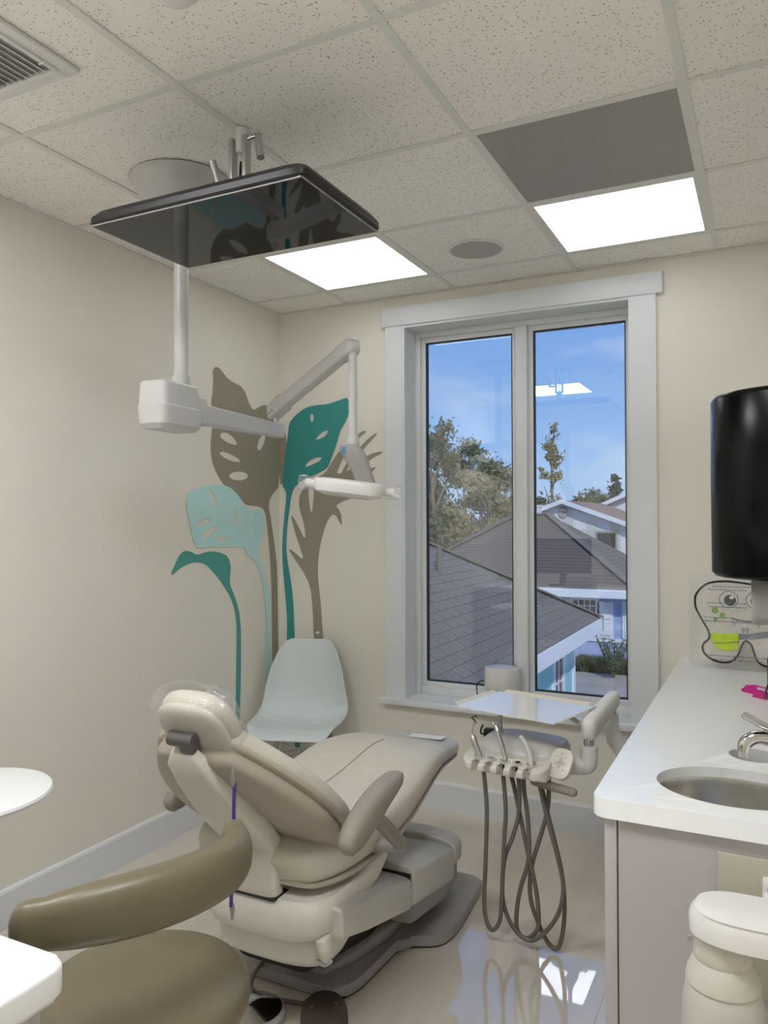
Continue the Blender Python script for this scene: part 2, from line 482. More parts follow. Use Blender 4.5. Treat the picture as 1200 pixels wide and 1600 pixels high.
# ---------------------------------------------------------------- materials
M = {}
M['wall'] = mat('cream_wall_paint', srgb(237, 233, 221), 0.75, noise=0.015, nscale=3, bump=0.08, bscale=300)
M['trim'] = mat('white_trim_paint', srgb(228, 231, 234), 0.38, noise=0.01)
M['vinyl'] = mat('white_window_vinyl', srgb(228, 230, 232), 0.35, noise=0.01)
M['gasket'] = mat('black_gasket', srgb(22, 24, 28), 0.5)
M['grid'] = mat('ceiling_grid_white', srgb(226, 226, 220), 0.55, noise=0.015)
M['plastic'] = mat('white_plastic', srgb(226, 226, 222), 0.35, noise=0.01)
M['warmwhite'] = mat('warm_white_plastic', srgb(222, 218, 208), 0.35, noise=0.015)
M['lightgrey'] = mat('light_grey_enamel', srgb(200, 199, 197), 0.32, noise=0.015)
M['chairgrey'] = mat('chair_cover_grey_white', srgb(206, 204, 197), 0.4, noise=0.02)
M['basegrey'] = mat('base_grey_enamel', srgb(160, 157, 155), 0.42, noise=0.03)
M['armgrey'] = mat('armrest_grey', srgb(150, 144, 134), 0.5, noise=0.03, bump=0.05)
M['uphol'] = mat('beige_upholstery', srgb(207, 201, 188), 0.5, noise=0.025, bump=0.06, bscale=400)
M['backpanel'] = mat('taupe_back_panel', srgb(180, 170, 157), 0.5, noise=0.02)
M['tan'] = mat('tan_stool_vinyl', srgb(116, 106, 84), 0.36, noise=0.03, nscale=8, bump=0.05, bscale=350)
M['shell'] = mat('white_shell_plastic', srgb(218, 225, 226), 0.42, noise=0.01)
M['chrome'] = mat('chrome', srgb(215, 215, 215), 0.08, 1.0, noise=0.01)
M['steel'] = mat('brushed_steel', srgb(210, 208, 204), 0.22, 1.0, noise=0.06, nscale=40)
M['alu'] = mat('cast_aluminium', srgb(190, 190, 188), 0.35, 0.8, noise=0.03)
M['black'] = mat('black_plastic', srgb(16, 16, 17), 0.42, noise=0.05)
M['gloss_black'] = mat('gloss_black_plastic', srgb(6, 6, 7), 0.12, noise=0.02)
M['screen'] = mat('dark_glass_screen', srgb(14, 15, 26), 0.03, noise=0.0, spec=0.4)
M['counter'] = mat('white_solid_surface', srgb(246, 248, 248), 0.3, noise=0.015)
M['cab'] = mat('white_cabinet_laminate', srgb(190, 186, 186), 0.45, noise=0.015)
M['plate'] = mat('beige_metal_plate', srgb(188, 182, 166), 0.4, noise=0.02)
M['hose'] = mat('grey_rubber_hose', srgb(112, 106, 98), 0.5, noise=0.03)
M['dark_rubber'] = mat('dark_brown_rubber', srgb(72, 64, 56), 0.6, noise=0.05)
M['purple'] = mat('purple_cord', srgb(76, 52, 140), 0.5)
M['milky'] = mat('milky_plastic', srgb(205, 203, 194), 0.4, noise=0.015)
M['ceramic'] = mat('glossy_white_lid', srgb(236, 235, 231), 0.12, noise=0.01, coat=0.4)
M['pink'] = mat('magenta_plastic', srgb(196, 30, 130), 0.25)
M['paper'] = mat('white_paper', srgb(225, 225, 222), 0.8)
M['lime'] = mat('lime_plush', srgb(196, 222, 60), 0.8, noise=0.06)
M['green'] = mat('green_print', srgb(128, 176, 50), 0.7)
M['plush'] = mat('white_plush', srgb(214, 209, 198), 0.85, noise=0.02)
M['ink'] = mat('black_ink', srgb(24, 24, 26), 0.7)
M['blueink'] = mat('slate_blue_ink', srgb(90, 130, 150), 0.7)
M['grey_ink'] = mat('grey_print', srgb(120, 128, 132), 0.7)
def film_mat(name):
    """thin clear plastic: see-through, a little haze, gloss that grows toward the edges"""
    m = bpy.data.materials.new(name)
    m.use_nodes = True
    nt = m.node_tree
    nt.nodes.clear()
    L = nt.links.new
    o = nt.nodes.new('ShaderNodeOutputMaterial')
    t = nt.nodes.new('ShaderNodeBsdfTransparent')
    t.inputs[0].default_value = (.995, .995, 1, 1)
    g = nt.nodes.new('ShaderNodeBsdfGlossy')
    g.inputs['Roughness'].default_value = .08
    d = nt.nodes.new('ShaderNodeBsdfDiffuse')
    d.inputs[0].default_value = (.93, .94, .95, 1)
    tc = nt.nodes.new('ShaderNodeTexCoord')
    n2 = nt.nodes.new('ShaderNodeTexNoise')
    n2.inputs['Scale'].default_value = 34
    n2.inputs['Detail'].default_value = 3
    n2.inputs['Distortion'].default_value = 1.6
    bp = nt.nodes.new('ShaderNodeBump')
    bp.inputs['Strength'].default_value = .6
    bp.inputs['Distance'].default_value = .01
    lw_ = nt.nodes.new('ShaderNodeLayerWeight')
    lw_.inputs['Blend'].default_value = .35
    pw = nt.nodes.new('ShaderNodeMath'); pw.operation = 'POWER'; pw.inputs[1].default_value = 3.0
    ml = nt.nodes.new('ShaderNodeMath'); ml.operation = 'MULTIPLY_ADD'; ml.inputs[1].default_value = .30; ml.inputs[2].default_value = .08
    m1 = nt.nodes.new('ShaderNodeMixShader')
    m2 = nt.nodes.new('ShaderNodeMixShader'); m2.inputs[0].default_value = .05
    L(tc.outputs['Object'], n2.inputs['Vector']); L(n2.outputs['Fac'], bp.inputs['Height'])
    L(bp.outputs[0], g.inputs['Normal']); L(lw_.outputs['Facing'], pw.inputs[0]); L(pw.outputs[0], ml.inputs[0])
    L(ml.outputs[0], m1.inputs[0]); L(t.outputs[0], m1.inputs[1]); L(g.outputs[0], m1.inputs[2])
    L(m1.outputs[0], m2.inputs[1]); L(d.outputs[0], m2.inputs[2]); L(m2.outputs[0], o.inputs[0])
    return m
M['film'] = film_mat('clear_plastic_film')
M['glass'] = clear_mat('window_glass', (0.93, 0.96, 0.98, 1), 1.55, 0.0, base=0.035)
M['darkfilm'] = mat('dispenser_black', srgb(7, 7, 8), 0.22, noise=0.02, spec=0.18)
M['diffuser'] = emat('lamp_diffuser', (0.955, 0.975, 1.0, 1), PANEL_STRENGTH)
M['diffuser_rear'] = emat('lamp_diffuser_rear', (0.965, 0.975, 1.0, 1), PANEL_STRENGTH_REAR)

def tile_mat():
    m = mat('acoustic_ceiling_tile', srgb(245, 242, 235), 0.9, noise=0.02, nscale=6)
    nt = m.node_tree
    p = nt.nodes['Principled BSDF']
    rp = [n for n in nt.nodes if n.type == 'VALTORGB'][0]
    tc = [n for n in nt.nodes if n.type == 'TEX_COORD'][0]
    vo = nt.nodes.new('ShaderNodeTexVoronoi')
    vo.inputs['Scale'].default_value = 120
    n1 = nt.nodes.new('ShaderNodeTexNoise')
    n1.inputs['Scale'].default_value = 70
    n1.inputs['Detail'].default_value = 2
    c1 = nt.nodes.new('ShaderNodeMath'); c1.operation = 'LESS_THAN'; c1.inputs[1].default_value = 0.23
    c2 = nt.nodes.new('ShaderNodeMath'); c2.operation = 'GREATER_THAN'; c2.inputs[1].default_value = 0.50
    ml = nt.nodes.new('ShaderNodeMath'); ml.operation = 'MULTIPLY'
    mx = nt.nodes.new('ShaderNodeMix'); mx.data_type = 'RGBA'
    mx.inputs[7].default_value = srgb(128, 122, 112)
    L = nt.links.new
    L(tc.outputs['Object'], vo.inputs['Vector'])
    L(tc.outputs['Object'], n1.inputs['Vector'])
    L(vo.outputs['Distance'], c1.inputs[0])
    L(n1.outputs['Fac'], c2.inputs[0])
    L(c1.outputs[0], ml.inputs[0]); L(c2.outputs[0], ml.inputs[1])
    L(ml.outputs[0], mx.inputs[0])
    L(rp.outputs[0], mx.inputs[6])
    L(mx.outputs[2], p.inputs['Base Color'])
    return m
M['tile'] = tile_mat()

def perf_mat():
    m = mat('perforated_metal', srgb(214, 212, 206), 0.5, noise=0.01)
    nt = m.node_tree
    p = nt.nodes['Principled BSDF']
    tc = [n for n in nt.nodes if n.type == 'TEX_COORD'][0]
    rp = [n for n in nt.nodes if n.type == 'VALTORGB'][0]
    mp = nt.nodes.new('ShaderNodeMapping')
    mp.inputs['Rotation'].default_value = (0, 0, PI / 4)
    mp.inputs['Scale'].default_value = (165, 165, 0)
    vo = nt.nodes.new('ShaderNodeTexVoronoi')
    vo.voronoi_dimensions = '2D'
    vo.inputs['Randomness'].default_value = 0.0
    vo.inputs['Scale'].default_value = 1.0
    c1 = nt.nodes.new('ShaderNodeMath'); c1.operation = 'LESS_THAN'; c1.inputs[1].default_value = 0.41
    mx = nt.nodes.new('ShaderNodeMix'); mx.data_type = 'RGBA'
    mx.inputs[7].default_value = srgb(58, 58, 57)
    L = nt.links.new
    L(tc.outputs['Object'], mp.inputs[0]); L(mp.outputs[0], vo.inputs['Vector'])
    L(vo.outputs['Distance'], c1.inputs[0]); L(c1.outputs[0], mx.inputs[0])
    L(rp.outputs[0], mx.inputs[6]); L(mx.outputs[2], p.inputs['Base Color'])
    return m
M['perf'] = perf_mat()

def floor_mat():
    m = mat('polished_cream_tile', srgb(220, 211, 197), 0.012, noise=0.05, nscale=2.2, spec=1.0, coat=0.0)
    m.node_tree.nodes['Principled BSDF'].inputs['IOR'].default_value = 1.85
    nt = m.node_tree
    nz = [n for n in nt.nodes if n.type == 'TEX_NOISE'][0]
    tc = [n for n in nt.nodes if n.type == 'TEX_COORD'][0]
    mp = nt.nodes.new('ShaderNodeMapping')
    mp.inputs['Scale'].default_value = (6.0, 0.8, 1)
    nt.links.new(tc.outputs['Object'], mp.inputs[0])
    nt.links.new(mp.outputs[0], nz.inputs['Vector'])
    return m
M['floor'] = floor_mat()
M['grout'] = mat('floor_grout', srgb(205, 198, 186), 0.8)

# ---------------------------------------------------------------- room shell
XL, XR, YB, ZC = -2.489, 0.20, 3.666, 2.638
YREAR, XR2, YRET = -0.95, 0.90, 1.50
WX0, WX1, WZ0, WZ1 = -1.710, -0.559, 0.546, 2.484      # window opening

# floor with its tiles
b = BM(); bxx(b, XL, XR2, YREAR, YB, -0.12, -0.006)
floor = struct('floor', b, M['grout'])
GX = [XL, -1.67, -.47, .73, XR2]
GY = [YB, 2.636, 1.436, .236, YREAR]
for i in range(4):
    for j in range(4):
        x0, x1 = GX[i] + .0005, min(GX[i + 1], XR2) - .0005
        y1, y0 = GY[j] - .0005, max(GY[j + 1], YREAR) + .0005
        if x1 - x0 < .02 or y1 - y0 < .02:
            continue
        if x0 > XR + .0 and y0 > YRET:
            continue
        b = BM(); bxx(b, x0, x1, y0, y1, -0.006, 0.0)
        obj('floor_tile', b, M['floor'], floor, flat=True)

# walls
b = BM(); bxx(b, XL - .12, XL, YREAR - .12, YB + .2, -0.12, ZC + .4)
wall_left = struct('wall_left', b, M['wall'])
b = BM()
bxx(b, XL, WX0, YB, YB + .20, -0.12, ZC + .4)
bxx(b, WX1, XR2, YB, YB + .20, -0.12, ZC + .4)
bxx(b, WX0, WX1, YB, YB + .20, -0.12, WZ0 - .031)
bxx(b, WX0, WX1, YB, YB + .20, WZ1, ZC + .4)
wall_back = struct('wall_back', b, M['wall'])
b = BM()
bxx(b, XR, XR + .12, YRET, YB, -0.12, ZC + .4)
bxx(b, XR + .12, XR2, YRET, YRET + .12, -0.12, ZC + .4)
bxx(b, XR2, XR2 + .12, YREAR - .12, YB + .2, -0.12, ZC + .4)
wall_right = struct('wall_right', b, M['wall'])
b = BM(); bxx(b, XL, XR2, YREAR - .12, YREAR, -0.12, ZC + .4)
wall_rear = struct('wall_rear', b, M['wall'])

# baseboards: face board and a small eased top
def baseboard(name, a, c, nrm):
    a, c, nrm = Vector(a), Vector(c), Vector(nrm)
    prof = [(0, 0), (.016, 0), (.016, .128), (.012, .137), (.004, .140), (0, .140)]
    bm = BM()
    rings(bm, [[a + nrm * p + Vector((0, 0, q)) for p, q in prof], [c + nrm * p + Vector((0, 0, q)) for p, q in prof]])
    o = struct(name, bm, M['trim'])
    return o
baseboard('baseboard_left', (XL, YREAR, 0), (XL, YB, 0), (1, 0, 0))
baseboard('baseboard_back', (XL + .016, YB, 0), (-0.32, YB, 0), (0, -1, 0))

# ceiling: deck, grid and tiles
b = BM(); bxx(b, XL, XR2, YREAR, YB, ZC + .12, ZC + .40)
ceiling = struct('ceiling', b, M['grid'])
LX = [-.199 - .611 * k for k in (3, 2, 1, 0, -1)]
LY = [3.409 - .6005 * k for k in range(11)][::-1]
xs = [XL] + LX + [XR2]
ys = [YREAR] + [y for y in LY if y > YREAR + .05] + [YB]
GW = .012
for x in LX:
    b = BM(); bxx(b, x - GW, x + GW, YREAR, YB, ZC, ZC + .004); bxx(b, x - .002, x + .002, YREAR, YB, ZC + .004, ZC + .035)
    obj('grid_runner', b, M['grid'], ceiling, flat=True)
for y in ys[1:-1]:
    for i in range(len(xs) - 1):
        x0, x1 = xs[i] + (GW if i else 0), xs[i + 1] - (GW if i < len(xs) - 2 else 0)
        b = BM(); bxx(b, x0, x1, y - GW, y + GW, ZC + .0008, ZC + .004)
        obj('cross_tee', b, M['grid'], ceiling, flat=True)
for (x0, x1, y0, y1) in ((XL, XL + .02, YREAR, YB), (XL + .02, XR2, YB - .02, YB)):
    b = BM(); bxx(b, x0, x1, y0, y1, ZC - .001, ZC + .003)
    obj('wall_angle', b, M['grid'], ceiling, flat=True)
LIGHT_CELLS = [(3, -1), (1, -1)]
def cell(ix, iy):
    """grid cell between ceiling lines"""
    return xs[ix] , xs[ix + 1], ys[iy], ys[iy + 1]
NY = len(ys) - 1
special = {(1, NY - 2): 'light', (3, NY - 2): 'light', (3, NY - 3): 'perf', (1, NY - 6): 'light', (3, NY - 6): 'light'}
random.seed(3)
for ix in range(len(xs) - 1):
    for iy in range(NY):
        if (ix, iy) in special:
            continue
        x0, x1, y0, y1 = cell(ix, iy)
        if x1 - x0 < .03 or y1 - y0 < .03:
            continue
        b = BM(); bxx(b, x0 + .004, x1 - .004, y0 + .004, y1 - .004, ZC + .0045, ZC + .020)
        obj('ceiling_tile', b, M['tile'], ceiling, flat=True)

# ---------------------------------------------------------------- window
b = BM()
bxx(b, WX0 - .097, WX0 + .0, YB - .022, YB, WZ0, WZ1)
bxx(b, WX1 - .0, WX1 + .108, YB - .022, YB, WZ0, WZ1)
window = struct('window_1', b, M['trim'])
b = BM(); bxx(b, WX0 - .116, WX1 + .137, YB - .030, YB, WZ1, WZ1 + .098, .002)
obj('head_casing', b, M['trim'], window)
b = BM(); bxx(b, WX0 - .120, WX1 + .12, YB - .062, YB, WZ0 - .030, WZ0, .004); bxx(b, WX0, WX1, YB, YB + .125, WZ0 - .03, WZ0 + .0)
obj('window_sill', b, M['trim'], window)
b = BM()
bxx(b, WX0, WX0 + .012, YB - .018, YB + .20, WZ0, WZ1); bxx(b, WX1 - .012, WX1, YB - .018, YB + .20, WZ0, WZ1)
bxx(b, WX0 + .012, WX1 - .012, YB - .018, YB + .20, WZ1 - .012, WZ1)
obj('jamb_liner', b, M['trim'], window)
fx0, fx1, fz0, fz1 = WX0 + .012, WX1 - .012, WZ0, WZ1 - .012
FY = YB + .115
b = BM()
bxx(b, fx0, fx0 + .030, FY, FY + .07, fz0, fz1, .003); bxx(b, fx1 - .010, fx1, FY, FY + .07, fz0, fz1, .003)
bxx(b, fx0 + .03, fx1 - .010, FY, FY + .07, fz0, fz0 + .042, .003); bxx(b, fx0 + .03, fx1 - .010, FY, FY + .07, fz1 - .03, fz1, .003)
obj('window_frame', b, M['vinyl'], window)
MX = -1.110
b = BM(); bxx(b, MX - .028, MX + .028, FY - .012, FY + .07, fz0 + .042, fz1 - .03, .003)
obj('mullion', b, M['vinyl'], window)
for (x0, x1) in ((fx0 + .03, MX - .028), (MX + .028, fx1 - .010)):
    z0, z1 = fz0 + .042, fz1 - .03
    s = .026
    b = BM()
    bxx(b, x0, x0 + s, FY + .016, FY + .055, z0, z1, .002); bxx(b, x1 - s, x1, FY + .016, FY + .055, z0, z1, .002)
    bxx(b, x0 + s, x1 - s, FY + .016, FY + .055, z0, z0 + s, .002); bxx(b, x0 + s, x1 - s, FY + .016, FY + .055, z1 - s, z1, .002)
    sash = obj('sash', b, M['vinyl'], window)
    b = BM()
    g = .006
    a0, a1, c0, c1 = x0 + s, x1 - s, z0 + s, z1 - s
    bxx(b, a0, a0 + g, FY + .020, FY + .045, c0, c1); bxx(b, a1 - g, a1, FY + .020, FY + .045, c0, c1)
    bxx(b, a0 + g, a1 - g, FY + .020, FY + .045, c0, c0 + g); bxx(b, a0 + g, a1 - g, FY + .020, FY + .045, c1 - g, c1)
    obj('gasket', b, M['gasket'], sash)
    b = BM(); bxx(b, a0 + g, a1 - g, FY + .030, FY + .036, c0 + g, c1 - g)
    obj('pane', b, M['glass'], sash, flat=True)

# ---------------------------------------------------------------- wall mural
M['m_taupe'] = mat('taupe_vinyl', srgb(156, 149, 132), 0.7, noise=0.01)
M['m_teal'] = mat('teal_vinyl', srgb(84, 162, 154), 0.7, noise=0.01)
M['m_teal2'] = mat('deep_teal_vinyl', srgb(62, 152, 148), 0.7, noise=0.01)
M['m_aqua'] = mat('aqua_vinyl', srgb(194, 234, 233), 0.7, noise=0.01)
fl = lambda a, c, d: (XL + .0016 + d, a, c)
fb = lambda a, c, d: (a, YB - .0016 + d, c)
def decal(name, key, f, m, label, m2=None):
    o = sheet(name, MURAL[key], f, m)
    tag(o, label, 'wall decal', 'leaf decals in the corner')
    return o
dt = decal('leaf_decal', 'taupe', fl, M['m_taupe'], 'tall taupe split-leaf decal on left wall reaching the corner')
decal('leaf_decal', 'taupe_corner', fb, M['m_taupe'], 'narrow taupe strip of the split leaf, on the back wall at the corner')
decal('leaf_decal', 'aqua', lambda a, c, d: (XL + .0030 + d, a, c), M['m_aqua'], 'pale aqua leaf decal with slots on the left wall')
decal('leaf_decal', 'teal_left', fl, M['m_teal'], 'small drooping teal leaf decal, lowest on the left wall')
decal('leaf_decal', 'teal_back', lambda a, c, d: (a, YB - .0030 + d, c), M['m_teal2'], 'large deep teal leaf decal on the back wall by the corner')
decal('leaf_decal', 'fern', fb, M['m_taupe'], 'taupe branching frond decal on the back wall beside the window')
# ---------------------------------------------------------------- ceiling fixtures
def ceiling_light(ix, iy, label, dm='diffuser'):
    x0, x1, y0, y1 = cell(ix, iy)
    x0 += GW; x1 -= GW; y0 += GW; y1 -= GW
    c = ((x0 + x1) / 2, (y0 + y1) / 2, ZC)
    t = thing('ceiling_light', label, 'ceiling light', c, group='flat square ceiling lights')
    f = .016
    b = BM()
    bxx(b, x0, x0 + f, y0, y1, ZC + .001, ZC + .05); bxx(b, x1 - f, x1, y0, y1, ZC + .001, ZC + .05)
    bxx(b, x0 + f, x1 - f, y0, y0 + f, ZC + .001, ZC + .05); bxx(b, x0 + f, x1 - f, y1 - f, y1, ZC + .001, ZC + .05)
    obj('frame', b, M['grid'], t, flat=True)
    b = BM(); bxx(b, x0 + f, x1 - f, y0 + f, y1 - f, ZC + .004, ZC + .010)
    obj('diffuser', b, M[dm], t, flat=True)
    b = BM(); bxx(b, x0 + f, x1 - f, y0 + f, y1 - f, ZC + .04, ZC + .06)
    obj('housing', b, M['grid'], t, flat=True)
ceiling_light(1, NY - 2, 'square lit ceiling panel behind the ceiling-hung screen')
ceiling_light(3, NY - 2, 'square lit ceiling panel beside the dark perforated vent')
ceiling_light(1, NY - 6, 'square lit ceiling panel above the viewer on the left', 'diffuser_rear')
ceiling_light(3, NY - 6, 'square lit ceiling panel above the viewer on the right', 'diffuser_rear')

x0, x1, y0, y1 = cell(3, NY - 3)
t = thing('return_vent', 'dark perforated square return-air panel in the ceiling', 'air vent', ((x0 + x1) / 2, (y0 + y1) / 2, ZC))
b = BM(); bxx(b, x0 + GW, x1 - GW, y0 + GW, y1 - GW, ZC + .004, ZC + .007)
obj('perforated_panel', b, M['perf'], t, flat=True)
b = BM()
bxx(b, x0 + GW, x0 + GW + .006, y0 + GW, y1 - GW, ZC + .001, ZC + .02); bxx(b, x1 - GW - .006, x1 - GW, y0 + GW, y1 - GW, ZC + .001, ZC + .02)
bxx(b, x0 + GW + .006, x1 - GW - .006, y0 + GW, y0 + GW + .006, ZC + .001, ZC + .02); bxx(b, x0 + GW + .006, x1 - GW - .006, y1 - GW - .006, y1 - GW, ZC + .001, ZC + .02)
obj('frame', b, M['grid'], t, flat=True)

# supply grille with slats
gx0, gx1, gy0, gy1 = -2.000, -1.594, 1.030, 1.436
t = thing('supply_grille', 'white louvred air grille in the ceiling corner at upper left', 'air vent', ((gx0 + gx1) / 2, (gy0 + gy1) / 2, ZC))
b = BM()
for (w0, z0, z1) in ((0, -.008, .003), (.035, -.014, -.006)):
    w1 = w0 + (.045 if w0 == 0 else .012)
    for (a0, a1, c0, c1) in ((gx0 + w0, gx0 + w1, gy0 + w0, gy1 - w0), (gx1 - w1, gx1 - w0, gy0 + w0, gy1 - w0), (gx0 + w1, gx1 - w1, gy0 + w0, gy0 + w1), (gx0 + w1, gx1 - w1, gy1 - w1, gy1 - w0)):
        bxx(b, a0, a1, c0, c1, ZC + z0, ZC + z1, .002)
obj('frame', b, M['plastic'], t)
b = BM(); bxx(b, gx0 + .045, gx1 - .045, gy0 + .045, gy1 - .045, ZC + .001, ZC + .003)
obj('backing', b, M['lightgrey'], t)
k = 14
for i in range(k):
    x = gx0 + .058 + (gx1 - gx0 - .116) * i / (k - 1)
    b = BM(); box(b, (x, (gy0 + gy1) / 2, ZC - .004), (.021, gy1 - gy0 - .094, .0018), Matrix.Rotation(math.radians(32), 3, 'Y'))
    obj('slat', b, M['plastic'], t, flat=True)
b = BM(); box(b, (gx1 - .040, gy1 - .085, ZC - .016), (.022, .004, .004), None, .001)
obj('damper_lever', b, M['plastic'], t)

t = thing('ceiling_speaker', 'round grey speaker grille flush in a ceiling tile', 'ceiling speaker', (-1.13, 3.165, ZC))
b = BM(); lathe(b, [(.122, .004), (.122, .0), (.118, -.003), (.110, -.003), (.110, .004)], (-1.13, 3.165, ZC), 40)
obj('rim', b, M['grid'], t)
b = BM(); lathe(b, [(.0001, -.0035), (.05, -.003), (.110, -.0012), (.110, .003)], (-1.13, 3.165, ZC), 40)
obj('grille', b, mat('grey_speaker_mesh', srgb(182, 180, 175), 0.6, noise=.06, nscale=400), t)

SDX, SDY = -1.160, 1.310
t = thing('smoke_detector', 'white round smoke detector at the top edge of the ceiling', 'smoke detector', (SDX, SDY, ZC))
b = BM(); lathe(b, [(.050, .004), (.050, -.008), (.046, -.011)], (SDX, SDY, ZC), 36)
obj('base', b, M['plastic'], t)
b = BM(); lathe(b, [(.040, -.011), (.039, -.018), (.033, -.024), (.015, -.027), (.0005, -.027)], (SDX, SDY, ZC), 36)
obj('cover', b, M['plastic'], t)

# ---------------------------------------------------------------- ceiling hung screen
TX, TY, TZ = -1.368, 1.796, 2.310
t = thing('television', 'black flat television hung face-down from the ceiling on an arm', 'television', (-1.405, 1.87, ZC))
b = BM()
lw, ll = .363, .2125
loft(b, [((TX, TY, TZ - .001), (1, 0, 0), (0, 1, 0), lw - .004, ll - .004, 26), ((TX, TY, TZ + .004), (1, 0, 0), (0, 1, 0), lw, ll, 26),
         ((TX, TY, TZ + .020), (1, 0, 0), (0, 1, 0), lw, ll, 22), ((TX, TY, TZ + .036), (1, 0, 0), (0, 1, 0), lw - .012, ll - .012, 18),
         ((TX, TY, TZ + .048), (1, 0, 0), (0, 1, 0), lw - .08, ll - .08, 12)], n=96)
body = obj('housing', b, M['black'], t, angle=30)
b = BM(); bxx(b, TX - .350, TX + .350, TY - .1975 - .004, TY + .1975 + .004, TZ - .004, TZ - .0015)
obj('screen', b, M['screen'], t, flat=True)
b = BM()
for (a0, a1, c0, c1) in ((-.3535, -.350, -.205, .205), (.350, .3535, -.205, .205), (-.3535, .3535, -.205, -.2015)):
    bxx(b, TX + a0, TX + a1, TY + c0, TY + c1, TZ - .0046, TZ - .001)
obj('bezel_strip', b, M['basegrey'], t, flat=True)
b = BM(); bxx(b, TX - .10, TX + .10, TY - .08, TY + .08, TZ + .046, TZ + .062, .004)
obj('bracket_plate', b, M['alu'], t)
b = BM(); lathe(b, [(.018, 0), (.018, -.07), (.014, -.074)], (-1.405, 1.87, ZC), 20)
obj('drop_post', b, M['plastic'], t)
for s in (-1, 1):
    b = BM(); box(b, (-1.405 + s * .024, 1.862, ZC - .125), (.014, .030, .19), None, .003)
    for dz in (-.06, -.02, .02, .06):
        lathe(b, [(.009, -.0075), (.009, .0075)], (-1.405 + s * .024, 1.862, ZC - .125 + dz), 12, (1, 0, 0))
    obj('link_arm', b, M['alu'], t)
b = BM(); box(b, (-1.405, 1.86, ZC - .238), (.040, .03, .062), None, .004)
obj('pivot_block', b, M['alu'], t)
for s, dz, up in ((1, -.040, -1), (-1, -.165, 1)):
    b = BM(); tube(b, [(-1.405 + s * .03, 1.86, ZC + dz), (-1.405 + s * .075, 1.855, ZC + dz)], .008, 12)
    h = obj('clamp_bolt', b, M['chrome'], t)
    b = BM(); tube(b, [(-1.405 + s * .072, 1.855, ZC + dz), (-1.405 + s * .078, 1.85, ZC + dz + up * .035), (-1.405 + s * .088, 1.845, ZC + dz + up * .075)], [.011, .010, .012], 10)
    obj('clamp_lever', b, M['alu'], h)
b = BM(); tube(b, crv([(-1.405, 1.868, ZC - .10), (-1.40, 1.858, ZC - .15), (-1.405, 1.872, ZC - .21)], 6), .004, 8)
obj('cable', b, M['black'], t)

# ---------------------------------------------------------------- dental lamp
PX, PY = -1.813, 2.071
EX, EY = -1.845, 2.690
RX, RY = -1.253, 2.280
t = thing('dental_lamp', 'white jointed dental lamp hanging from the ceiling by a pole', 'dental lamp', (PX, PY, ZC))
b = BM(); lathe(b, [(.172, 0), (.172, -.006), (.163, -.018), (.135, -.060), (.105, -.085), (.06, -.097), (.030, -.10), (.0005, -.10)], (PX, PY, ZC), 48)
obj('canopy', b, M['lightgrey'], t)
b = BM(); lathe(b, [(.0245, -.09), (.0245, -.72)], (PX, PY, ZC), 28)
obj('pole', b, M['lightgrey'], t)
b = BM(); lathe(b, [(.031, 0), (.031, -.05), (.029, -.055)], (PX, PY, 1.965), 28)
obj('collar', b, M['lightgrey'], t)
b = BM()
dv = Vector((EX - PX, EY - PY, 0)).normalized()
wv = Vector((dv.y, -dv.x, 0))
def bx_at(s, z):
    return Vector((PX, PY, z)) + dv * s
loft(b, [(bx_at(-.055, 1.772), dv, wv, .088, .046, 6), (bx_at(-.055, 1.788), dv, wv, .102, .060, 6), (bx_at(-.055, 1.846), dv, wv, .108, .065, 6), (bx_at(-.055, 1.849), dv, wv, .105, .062, 6),
         (bx_at(-.060, 1.922), dv, wv, .096, .057, 6), (bx_at(-.062, 1.928), dv, wv, .090, .052, 6)], n=40)
hb = obj('arm_housing', b, M['lightgrey'], t, angle=30)
b = BM()
box(b, bx_at(.060, 1.852), (.070, .095, .108), Matrix.Rotation(math.atan2(dv.y, dv.x), 3, 'Z'), .018, 3)
obj('arm_joint', b, M['lightgrey'], t)
b = BM()
spine(b, [tuple(bx_at(.08, 1.846)) + (.026, .037), tuple(bx_at(.35, 1.846)) + (.024, .033), tuple(bx_at(.655, 1.846)) + (.022, .029)], e=7, n=24)
obj('swing_arm', b, M['lightgrey'], t, angle=30)
b = BM(); lathe(b, [(.013, 1.87), (.013, 1.915)], (EX, EY, 0), 16)
obj('arm_pin', b, M['alu'], t)
b = BM()
A, Bq = Vector((EX, EY, 1.922)), Vector((RX, RY, 2.052))
d = (Bq - A).normalized()
up0 = Vector((0, 0, 1)) - d * d.z
spine(b, [tuple(A - d * .03 + up0 * .010) + (.028, .036), tuple(A + d * .1 + up0 * .012) + (.030, .036), tuple(A + d * .115 + up0 * .012) + (.024, .029), tuple(Bq - d * .08 + up0 * .004) + (.023, .026)], e=5, n=28)
sa = obj('spring_arm', b, M['lightgrey'], t, angle=30)
b = BM()
spine(b, [tuple(Bq - d * .085 + up0 * .004) + (.027, .029), tuple(Bq - d * .005 + up0 * .002) + (.027, .030)], e=4, n=24, ends=.028)
obj('elbow_cap', b, M['lightgrey'], t)
b = BM()
for q in (0, .03):
    lathe(b, [(.006, -.031), (.006, .031)], A + d * q + up0 * -.004, 10, d.cross(Vector((0, 0, 1))))
obj('screw', b, M['basegrey'], sa)
b = BM(); lathe(b, [(.0145, 2.05), (.0145, 1.745)], (RX, RY, 0), 18)
obj('drop_rod', b, M['lightgrey'], t)
b = BM(); lathe(b, [(.021, 1.752), (.021, 1.722), (.017, 1.718)], (RX, RY, 0), 18)
obj('rod_collar', b, M['lightgrey'], t)
rv = Vector((.895, .446, 0)); fv = Vector((-.446, .895, 0))
def lp(r, f, z):
    return Vector((RX, RY, z)) + rv * r + fv * f
b = BM()
